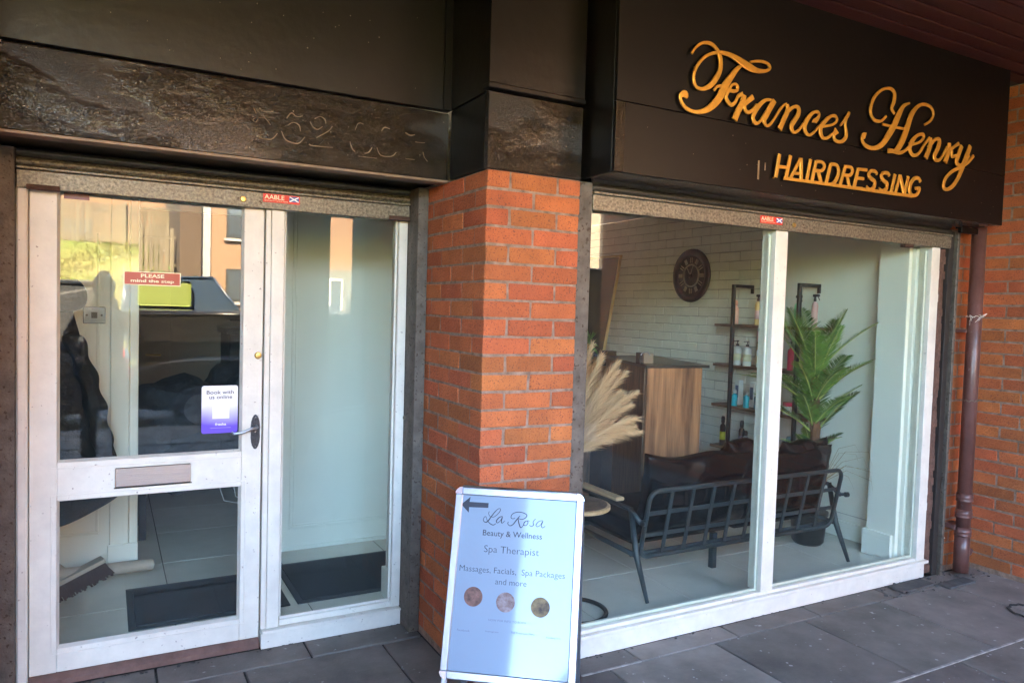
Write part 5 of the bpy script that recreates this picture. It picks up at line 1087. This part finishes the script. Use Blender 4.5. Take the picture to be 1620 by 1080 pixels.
# palm
t = thing('palm', (4.08, 3.32, ZF), 'tall artificial palm with feathery fronds, behind the right end of the sofa', 'palm')
obj('pot', MB().lathe((4.08, 3.32, ZF), [(.085, 0), (.10, .02), (.115, .19), (.122, .195), (.122, .215), (.105, .216)], 24), 'pot', t, smooth=True)
b = MB(); n = 12; pts = []; rr = []
for i in range(22):
    z = .25+i*.045; pts.append((4.08+.02*math.sin(z*3), 3.32+.01*math.cos(z*4), z)); rr.append(.036-.014*i/22+(.006 if i % 2 else 0))
b.tube(pts, rr, 10); obj('trunk', b, 'trunk', t, smooth=False)
rq = random.Random(11)
def frond(base, az, el, L, droop, k):
    b = MB(); P = []; d = Vector((math.cos(az)*math.cos(el), math.sin(az)*math.cos(el), math.sin(el))); p = Vector(base); n = 36; step = L/n
    for i in range(n+1):
        P.append(p.copy()); p = p+d*step; d = (d+Vector((0, 0, -droop/n))).normalized()
    b.tube(P[::2], [.0042*(1-.75*i/17)+.0006 for i in range(19)], 5)
    f = obj('frond', b, 'rach', t, smooth=True)
    b = MB()
    for i in range(3, n+1):
        s = i/n; dd = (P[min(i+1, n)]-P[i-1]).normalized(); side = dd.cross(Z); side = side.normalized() if side.length > .05 else Vector((math.sin(az), -math.cos(az), 0)); upn = side.cross(dd).normalized()
        ln = L*.31*(math.sin(math.pi*(s*.86+.08))**.6)*(1.05-.35*s)
        for h in (0,):
            c = P[i-1].lerp(P[i], h)
            for sg in (1, -1):
                dirv = (side*sg*.74+dd*.66+upn*.20+Vector((rq.gauss(0, .03), rq.gauss(0, .03), rq.gauss(0, .03)))).normalized()
                l2 = ln*rq.uniform(.88, 1.08); m = c+dirv*l2*.45; e = c+dirv*l2+Vector((0, 0, -l2*.06)); wv = dd*.0044; fold = upn*.0014
                v = [b.bm.verts.new(q) for q in (c-wv*.6, c+wv*.6, m+wv+fold, m-wv-fold, e)]
                b.bm.faces.new((v[0], v[1], v[2], v[3])); b.bm.faces.new((v[3], v[2], v[4]))
    obj('leaflets', b, 'leaf', f)
to_cam = math.atan2(-3.32, -4.08)
spec = []
for k in range(9): spec.append((1.20+rq.uniform(-.05, .05), k*2*math.pi/9+.3, R_(rq.uniform(46, 72)), .48, .55))
for k in range(9): spec.append((1.02+rq.uniform(-.05, .05), k*2*math.pi/9+.05, R_(rq.uniform(32, 56)), .48, .7))
for k in range(8): spec.append((.84+rq.uniform(-.04, .04), k*2*math.pi/8+.5, R_(rq.uniform(38, 60)), .42, .6))
for k in range(5): spec.append((.66, k*2*math.pi/5+.9, R_(rq.uniform(30, 55)), .26, .8))
for z, az, el, L, dr in spec:
    if math.cos(az+.5) > .25: el = max(el, R_(54)); L *= .95
    if 4.08+math.cos(az)*math.cos(el)*L > 4.38: el = max(el, R_(62)); L *= .85
    frond((4.08+.02*math.cos(az), 3.32+.02*math.sin(az), z), az, el, L*rq.uniform(.9, 1.08), dr, 0)
t = thing('dry_twigs', (4.10, 3.30, .45), 'thin dry twigs spreading from the right end of the sofa against the white wall', 'twigs')
for k in range(9):
    s = Vector((4.06, 3.22, .50)); e = s+Vector((rq.uniform(.02, .22), rq.uniform(-.26, -.10), rq.uniform(.02, .28))); m = (s+e)/2+Vector((0, 0, rq.uniform(.05, .11)))
    e2 = e+Vector((0, rq.uniform(-.05, 0), -rq.uniform(.04, .10)))
    obj('twig', MB().tube([s, m, e, e2], [.002, .0016, .0012, .0006], 4), 'stalk', t)
# ================================================================== the street side, seen in the glass
def far_pier(x0, x1, y0, y1, label, name='brick_pillar', cat='brick pillar', pm='dpier'):
    t = thing(name, ((x0+x1)/2, (y0+y1)/2, 0), label, cat)
    obj('mortar_core', MB().box(x0+.004, x1-.004, y0+.004, y1-.004, -.01, 3.04), 'dpier', t)
    b = MB()
    for k in range(40):
        z0, z1 = .075*k+.005, .075*k+.07
        for fy, (a, c) in ((y1, (y1-.08, y1)), (y0, (y0, y0+.08))):
            u = x0 if k % 2 else x0-.1125
            while u < x1:
                p, q = max(u, x0), min(u+.215, x1)
                if q-p > .02: b.box(p, q, a, c, z0, z1)
                u += .225
    obj('brickwork', b, pm, t, kind='stuff')
far_pier(1.62, 2.03, -1.24, -.80, 'square brick pillar carrying the street edge of the canopy')
far_pier(2.39, 2.95, -1.24, -.80, 'second brick pillar at the street edge of the canopy, right of the first', 'brick_wall', 'brick wall')
far_pier(-4.6, -4.1, -1.24, -.80, 'brick pillar of the canopy far to the left')

def car(name, loc, rot, paint, label, Ln=4.3, W=1.78, H=1.45, van=False, belt=.92, cat='car', grp='cars parked along the street'):
    t = thing(name, loc, label, cat, grp)
    Mx = Matrix.Translation(loc) @ Matrix.Rotation(rot, 4, 'Z'); h = Ln/2
    def fin(b, nm, m, sm=True, par=None):
        for v in b.bm.verts: v.co = Mx @ v.co
        return obj(nm, b, m, par or t, smooth=sm)
    # cross-sections along the length: x, z bottom, z shoulder, half width
    st = [(-h, .42, .66, .62), (-h+.06, .30, .80, .80), (-h+.35, .24, belt-.04, .94), (-h+1.0, .22, belt, 1), (0, .22, belt-.01, 1), (h-1.3, .22, belt-.04, 1), (h-.5, .24, .80 if not van else .95, .95), (h-.12, .28, .66, .84), (h, .40, .56, .66)]
    b = MB(); Rg = []
    for x, zb, zt, wf in st:
        hw = W/2*wf; prof = [(-hw*.90, zb), (-hw, zb+.10), (-hw*1.0, zt-.16), (-hw*.965, zt-.03), (-hw*.86, zt), (0, zt+.025), (hw*.86, zt), (hw*.965, zt-.03), (hw*1.0, zt-.16), (hw, zb+.10), (hw*.90, zb)]
        Rg.append([b.bm.verts.new((x, y, z)) for y, z in prof])
    for p, q in zip(Rg, Rg[1:]):
        for j in range(len(p)): b.bm.faces.new((p[j], p[(j+1) % len(p)], q[(j+1) % len(p)], q[j]))
    b.bm.faces.new(Rg[0]); b.bm.faces.new(Rg[-1][::-1])
    o = fin(b, 'body', paint); s = o.modifiers.new('s', 'SUBSURF'); s.levels = 1; s.render_levels = 2
    if van: g = [(-h+.10, belt-.03, .90), (-h+.16, H-.04, .86), (h-1.55, H, .86), (h-.75, belt-.05, .88)]
    else: g = [(-h+.30, belt-.04, .86), (-h+.95, H-.03, .70), (h-2.15, H, .70), (h-1.12, belt-.08, .86)]
    b = MB(); Rg = [[b.bm.verts.new((x, y*W/2*f, z)) for y in (-1, -.5, 0, .5, 1)] for x, z, f in g]
    lo = [[b.bm.verts.new((x, y*W/2*f2, belt-.06)) for y in (-1, 1)] for (x, z, f), f2 in zip(g, (.9, .93, .93, .9))]
    for i in range(3):
        for j in range(4): b.bm.faces.new((Rg[i][j], Rg[i][j+1], Rg[i+1][j+1], Rg[i+1][j]))
    b.bm.faces.new((Rg[0][0], Rg[1][0], Rg[2][0], Rg[3][0], lo[3][0], lo[2][0], lo[1][0], lo[0][0])); b.bm.faces.new((Rg[0][4], lo[0][1], lo[1][1], lo[2][1], lo[3][1], Rg[3][4], Rg[2][4], Rg[1][4]))
    gl = fin(b, 'windows', paint if van == 2 else 'wing', False)
    b = MB(); a_, c_ = g[1], g[2]
    b.box(a_[0]-.06, c_[0]+.06, -W/2*.69, W/2*.69, H-.035, H+.012, .012)
    fin(b, 'roof', paint, False)
    b = MB()
    for sy in (-1, 1):
        for p, q in zip(g, g[1:]): b.tube([(p[0], sy*W/2*p[2]*1.005, p[1]+.004), (q[0], sy*W/2*q[2]*1.005, q[1]+.004)], .022, 6)
        xm = (g[1][0]+g[2][0])/2; b.tube([(xm, sy*W/2*.71, H-.03), (xm-.02, sy*W/2*.945, belt-.02)], .025, 6)
    fin(b, 'pillar_frame', paint)
    for sx in (-1, 1):
        for sy in (-1, 1):
            wx, wy = sx*Ln*.305, sy*(W/2-.10)
            b = MB(); b.lathe((wx, wy, .31), [(.20, -.09), (.29, -.10), (.31, -.07), (.31, .07), (.29, .10), (.20, .09)], 24, Matrix.Rotation(R_(90), 4, 'X')); wh = fin(b, 'wheel', 'tyre')
            b = MB(); b.lathe((wx, wy+sy*.085, .31), [(.19, -.015), (.19, .01), (.06, .02)], 16, Matrix.Rotation(R_(-90*sy), 4, 'X')); fin(b, 'rim', 'rim', False, wh)
    for sy in (-1, 1):
        fin(MB().box(h-.20, h-.04, sy*W*.33-.16, sy*W*.33+.16, .60, .72, .03), 'headlight', 'lampw', False)
        fin(MB().box(-h+.02, -h+.14, sy*W*.36-.12, sy*W*.36+.12, .70, .84, .02), 'tail_light', 'lampr', False)
        fin(MB().box(h-1.55, h-1.42, sy*(W/2+.07)-.07, sy*(W/2+.07)+.07, belt-.02, belt+.10, .03), 'door_mirror', paint, False)
    return t
car('parked_van', (2.41, -3.95, -.11), 0, 'carb', 'low black parked car with painted-over windows nearest the shop, its roof mirrored in the door glass', H=1.52, Ln=4.5, van=2, belt=1.0, cat='van', grp=None)  # car with its glass in body paint so its mirror image stays dark
car('parked_van', (-2.15, -4.0, -.11), math.pi, 'carblue', 'tall dark parked van further left, mirrored behind the hanging coat', Ln=4.7, H=1.86, W=1.85, belt=1.1, van=2, cat='van', grp=None)
car('parked_van', (7.4, -4.3, -.11), 0, 'carb', 'added tall black van that darkens the reflection at the far left edge of the display window', Ln=4.6, H=2.3, W=1.9, belt=1.1, van=2, cat='van', grp=None)  # unseen vehicle put in to block the bright street in that reflection
car('parked_car', (4.2, -9.2, -.11), 0, 'carn', 'navy parked car on the far side of the road', H=1.62)
v = car('parked_van', (1.62, -7.3, -.11), 0, 'vanw', 'slate van with fluorescent yellow panel and pale blue stripe parked across the road', Ln=3.0, H=2.05, W=1.85, van=2, belt=1.05, cat='van', grp=None)
b = MB(); b.box(.42, 1.22, -6.385, -6.372, 1.45, 1.86, .04); obj('yellow_panel', b, 'yellow', v)
b = MB(); b.box(.42, 1.22, -6.385, -6.372, 1.17, 1.33, .005); obj('blue_stripe', b, 'vblue', v)

# bank, fences, buildings across the road
def bank():
    b = MB(); n, m = 60, 26; V = []
    for j in range(m+1):
        y = -12.0-j*.55; row = []
        for i in range(n+1):
            x = -22+i*.42
            h = 0 if j == 0 else min(3.35, (max(0, -13.3-y))*.52)
            h *= 1 if x < 1.5 else max(0.0, 1-(x-1.5)/.5)*1
            h += .10*noise.noise(Vector((x*.7, y*.7, 0)))*(h > .1)
            row.append(b.bm.verts.new((x, y, -.1+h)))
        V.append(row)
    for j in range(m):
        for i in range(n): b.bm.faces.new((V[j][i], V[j][i+1], V[j+1][i+1], V[j+1][i]))
    o = obj('grass_bank', b, 'grass', smooth=True); tag(o, kind='structure')
bank()
tag(obj('ground', MB().box(-90, 90, -90, -13, -.4, -.13), 'grass'), kind='structure')
b = MB(); rg = random.Random(2)
for i in range(16000):
    x, y = rg.uniform(-7, 1.5), rg.uniform(-20.5, -13.2); h = min(3.35, (max(0, -13.3-y))*.52)-.12; L = rg.uniform(.05, .14); a = rg.uniform(0, 3.14); dx, dy = .02*math.cos(a), .02*math.sin(a)
    b.poly([(x-dx, y-dy, h), (x+dx, y+dy, h), (x+rg.gauss(0, .05), y+.05, h+L)])
tag(obj('grass_tufts', b, 'grass'), 'dry and green grass covering the sloping bank across the road', 'grass', kind='stuff')
def fence(x0, x1, y, z, h, label, base=None, step=.16):
    t = thing('fence', ((x0+x1)/2, y, z), label, 'fence'); me = MB().box(-.055, .055, -.01, .01, 0, h, .004).mesh('slat'); me.materials.append(M['fence'])
    x = x0; k = 0
    while x < x1:
        inst('slat', me, (x, y, z+rg.uniform(-.03, .03)), t) if k < 290 else None; x += step*.84; k += 1
    for zz in (.25, h-.25): obj('rail', MB().box(x0, x1, y-.06, y-.012, z+zz-.04, z+zz+.04), 'fence', t)
    x = x0
    while x <= x1: obj('post', MB().box(x-.05, x+.05, y+.012, y+.11, z-.2, z+h+.1, .01), 'fence', t); x += 1.9
fence(-9, 2.2, -20.2, 3.2, 1.35, 'long pale timber fence running along the top of the grass bank')
fence(.85, 1.78, -16.9, 2.3, 1.3, 'short grey timber fence beside the brown building')
t = thing('concrete_steps_wall', (1.9, -16.6, 0), 'low brown retaining wall beneath the short grey fence', 'wall')
obj('wall', MB().box(.8, 1.79, -17.2, -16.8, -.1, 2.25), 'render', t)
t = thing('bush', (1.7, -16.2, 1.2), 'bright green bush in front of the short grey fence', 'bush')
b = MB()
for i in range(1800):
    c = Vector((1.75+rg.gauss(0, .38), -16.2+rg.gauss(0, .3), 1.6+rg.gauss(0, .28))); d = Vector((rg.uniform(-1, 1), rg.uniform(-1, 1), rg.uniform(-1, 1))).normalized()*.06; e = d.orthogonal().normalized()*.03
    b.poly([c-d, c+e, c+d, c-e])
obj('leaves', b, 'leaf', t, kind='stuff'); obj('stem', MB().tube([(1.75, -16.2, -.1), (1.75, -16.2, 1.5)], .05, 6), 'trunk', t)
def building(x0, x1, y, h, m, label, wins, strip=None):
    t = thing('brick_house', ((x0+x1)/2, y, 0), label, 'building')
    obj('wall', MB().box(x0, x1, y-6, y, -.2, h), m, t)
    if h > 6: obj('roof', MB().prism([(x0-.3, y+.35, h), (x0-.3, y-3, h+2.2), (x0-.3, y-6.3, h)], (x1-x0+.6, 0, 0)), 'blkt', t)
    for (a, c, d, e) in wins:
        f = obj('window', MB().box(a, c, y+.001, y+.05, d, e, .01), 'carn' if 0 else 'blkt', t); obj('pane', MB().box(a+.07, c-.07, y+.051, y+.06, d+.07, e-.07), 'wing', f)
        obj('sill', MB().box(a-.06, c+.06, y+.002, y+.10, d-.09, d-.012), 'kerb', t)
    if strip: obj('pilaster', MB().box(*strip, y+.001, y+.06, -.1, h-.01), 'kerb', t)
building(2.38, 22, -16.2, 7.6, 'farbrick', 'light orange brick building across the road with dark framed windows', [(3.05, 4.1, 1.55, 2.5), (3.05, 4.1, 3.4, 4.5), (7.2, 8.3, 1.2, 2.5), (7.2, 8.3, 3.6, 4.7), (10.5, 11.6, 1.2, 2.5), (10.5, 11.6, 3.6, 4.7), (14, 15.2, 1.2, 2.5), (14, 15.2, 3.6, 4.7)], (2.39, 2.62))
gb = thing('shopfront', (6.8, -16.1, 0), 'grey ground floor front with white framed window on the orange brick building', 'shopfront')
obj('panel', MB().box(5.3, 9.0, -16.13, -16.02, -.1, 2.62), mat('grey_cladding', (.10, .095, .08), .8, var=.2, vscale=3), gb)
for a, c in ((6.0, 6.45), (7.6, 8.4)):
    f = obj('window', MB().box(a, c, -16.018, -15.97, 1.15, 2.35, .01), mat('pale_frame', (.40, .40, .36), .6), gb); obj('pane', MB().box(a+.07, c-.07, -15.968, -15.96, 1.22, 2.28), 'wing', f)
for k in range(9): obj('gate_bar', MB().box(6.56+.09*k, 6.60+.09*k, -15.95, -15.93, -.1, 1.75), 'blkt', gb)
gs = thing('rendered_house', (15, -15.8, 0), 'cream rendered house front beyond the brick building, mirrored beside the shutter channel', 'building')
obj('wall', MB().box(13.6, 14.95, -16.15, -15.8, -.1, 7), mat('cream_render', (.25, .21, .16), .8), gb if 0 else gs); obj('wall', MB().box(14.96, 15.2, -16.15, -15.9, -.1, 7), 'dpier', gs); obj('wall', MB().box(15.21, 15.6, -16.15, -15.8, -.1, 7), mat('ochre_render', (.25, .17, .06), .8), gs)
building(1.80, 2.36, -16.0, 6.0, 'render', 'narrow brown roughcast building end beside the orange brick building', [])
building(-16, -3, -26, 5.2, 'farbrick', 'red brick house standing beyond the timber fence', [(-12, -11, 2.9, 4.2), (-8, -7, 2.9, 4.2)])
building(-2.5, 4, -27, 6.4, 'farbrick', 'second red brick house standing beyond the timber fence', [(-1.5, -.5, 3.6, 4.6), (1.5, 2.5, 3.6, 4.6)])

# ================================================================== the photographer, mirrored in the door glass
def person():
    t = thing('person', (-.02, -.36, 0), 'person in a brown jacket holding up a phone, mirrored in the door glass', 'person')
    def skin(name, verts, edges, rad, m, lv=2):
        me = bpy.data.meshes.new(name); me.from_pydata([Vector(v)-wpos(t) for v in verts], edges, []); me.materials.append(M[m])
        o = bpy.data.objects.new(name, me); COL.objects.link(o); o.parent = t
        s = o.modifiers.new('skin', 'SKIN'); s.use_smooth_shade = True
        for i, r in enumerate(rad):
            sv_ = me.skin_vertices[0].data[i]; sv_.radius = (r, r) if not isinstance(r, tuple) else r; sv_.use_root = (i == 0)
        q = o.modifiers.new('sub', 'SUBSURF'); q.levels = 1; q.render_levels = lv
        return o
    yb = -.40
    V = [(-.02, yb, .95), (-.02, yb, 1.10), (-.02, yb, 1.28), (-.02, yb, 1.40), (-.02, yb+.01, 1.48), (-.02, yb+.03, 1.56), (-.02, yb+.05, 1.62), (-.02, yb+.04, 1.68),
         (-.12, yb, .90), (-.13, yb+.02, .50), (-.13, yb, .09), (-.13, yb+.14, .04), (.08, yb, .90), (.10, yb+.02, .50), (.11, yb, .09), (.11, yb+.14, .04),
         (-.19, yb, 1.38), (-.29, yb+.10, 1.18), (-.135, yb+.30, 1.40), (.15, yb, 1.38), (.26, yb+.10, 1.18), (.10, yb+.30, 1.40), (-.105, yb+.345, 1.46), (.075, yb+.345, 1.46)]
    E = [(0, 1), (1, 2), (2, 3), (3, 4), (4, 5), (5, 6), (6, 7), (0, 8), (8, 9), (9, 10), (10, 11), (0, 12), (12, 13), (13, 14), (14, 15), (3, 16), (16, 17), (17, 18), (3, 19), (19, 20), (20, 21), (18, 22), (21, 23)]
    Rr = [(.15, .11), (.14, .10), (.165, .11), (.13, .09), .05, .065, .082, .06, .085, .06, .045, .035, .085, .06, .045, .035, .06, .048, .034, .06, .048, .034, .03, .03]
    bd = skin('body', V, E, Rr, 'skin')
    # clothes
    skin('jacket', [V[1], V[2], V[3], V[16], V[17], (-.145, yb+.27, 1.37), V[19], V[20], (.11, yb+.27, 1.37), (-.02, yb, .90)], [(9, 0), (0, 1), (1, 2), (2, 3), (3, 4), (4, 5), (2, 6), (6, 7), (7, 8)], [(.165, .125), (.18, .125), (.145, .105), .078, .062, .046, .078, .062, .046, (.175, .13)], 'jacket')
    skin('trousers', [V[0], V[8], V[9], (-.13, yb, .13), V[12], V[13], (.11, yb, .13)], [(0, 1), (1, 2), (2, 3), (0, 4), (4, 5), (5, 6)], [(.15, .115), .095, .072, .06, .095, .072, .06], 'trous')
    for x in (-.13, .11): obj('shoe', MB().box(x-.045, x+.045, yb-.08, yb+.19, .0, .075, .025), 'blkm', t, smooth=True)
    # head details
    h = MB(); bmesh.ops.create_uvsphere(h.bm, u_segments=24, v_segments=14, radius=1)
    for v in h.bm.verts:
        c = v.co.copy(); k = 1
        if c.y > .35 and c.z < .55: k = .80
        v.co = Vector((-.02, yb+.03, 1.655)) + Vector((c.x*.088*k, c.y*.10*k, c.z*.115*k))
    obj('hair', h, 'hair', t, smooth=True)
    obj('hair_bun', MB().lathe((-.02, yb-.03, 1.76), [(.02, -.03), (.045, -.01), (.045, .015), (.02, .035)], 14), 'hair', t, smooth=True)
    f = MB()
    for x in (-.052, .012): f.lathe((x, yb+.128, 1.645), [(.005, -.006), (.010, 0), (.005, .006)], 8)
    obj('eye', f, 'blk', t); obj('nose', MB().prism([(-.032, yb+.125, 1.605), (-.008, yb+.125, 1.605), (-.02, yb+.15, 1.61)], (0, 0, .035)), 'skin', t); obj('mouth', MB().box(-.043, .003, yb+.118, yb+.127, 1.577, 1.584, .002), 'redb', t)
    for sx, px_, base in ((-1, -.062, V[22]), (1, .048, V[23])):
        for k in range(4):
            z = 1.49+.018*k; b0 = Vector((base[0], base[1]+.005, base[2]+.006+.011*k))
            obj('finger', MB().tube([b0, (px_+sx*.030, -.040, z), (px_+sx*.012, -.026, z+.002), (px_-sx*.010, -.027, z)], [.010, .009, .008, .006], 8), 'skin', t, smooth=True)
        obj('thumb', MB().tube([Vector(base)+Vector((0, -.01, .01)), (px_+sx*.02, -.052, 1.495), (px_-sx*.012, -.046, 1.51)], [.012, .011, .008], 8), 'skin', t, smooth=True)
person()
t = thing('phone', (-.006, -.034, 1.535), 'black phone held up by the person taking the picture', 'phone')
obj('case', MB().box(-.075, .065, -.038, -.030, 1.495, 1.575, .003), 'blk', t)
print('OBJECTS', len(bpy.data.objects), 'TRIS', sum(len(m.polygons) for m in bpy.data.meshes))
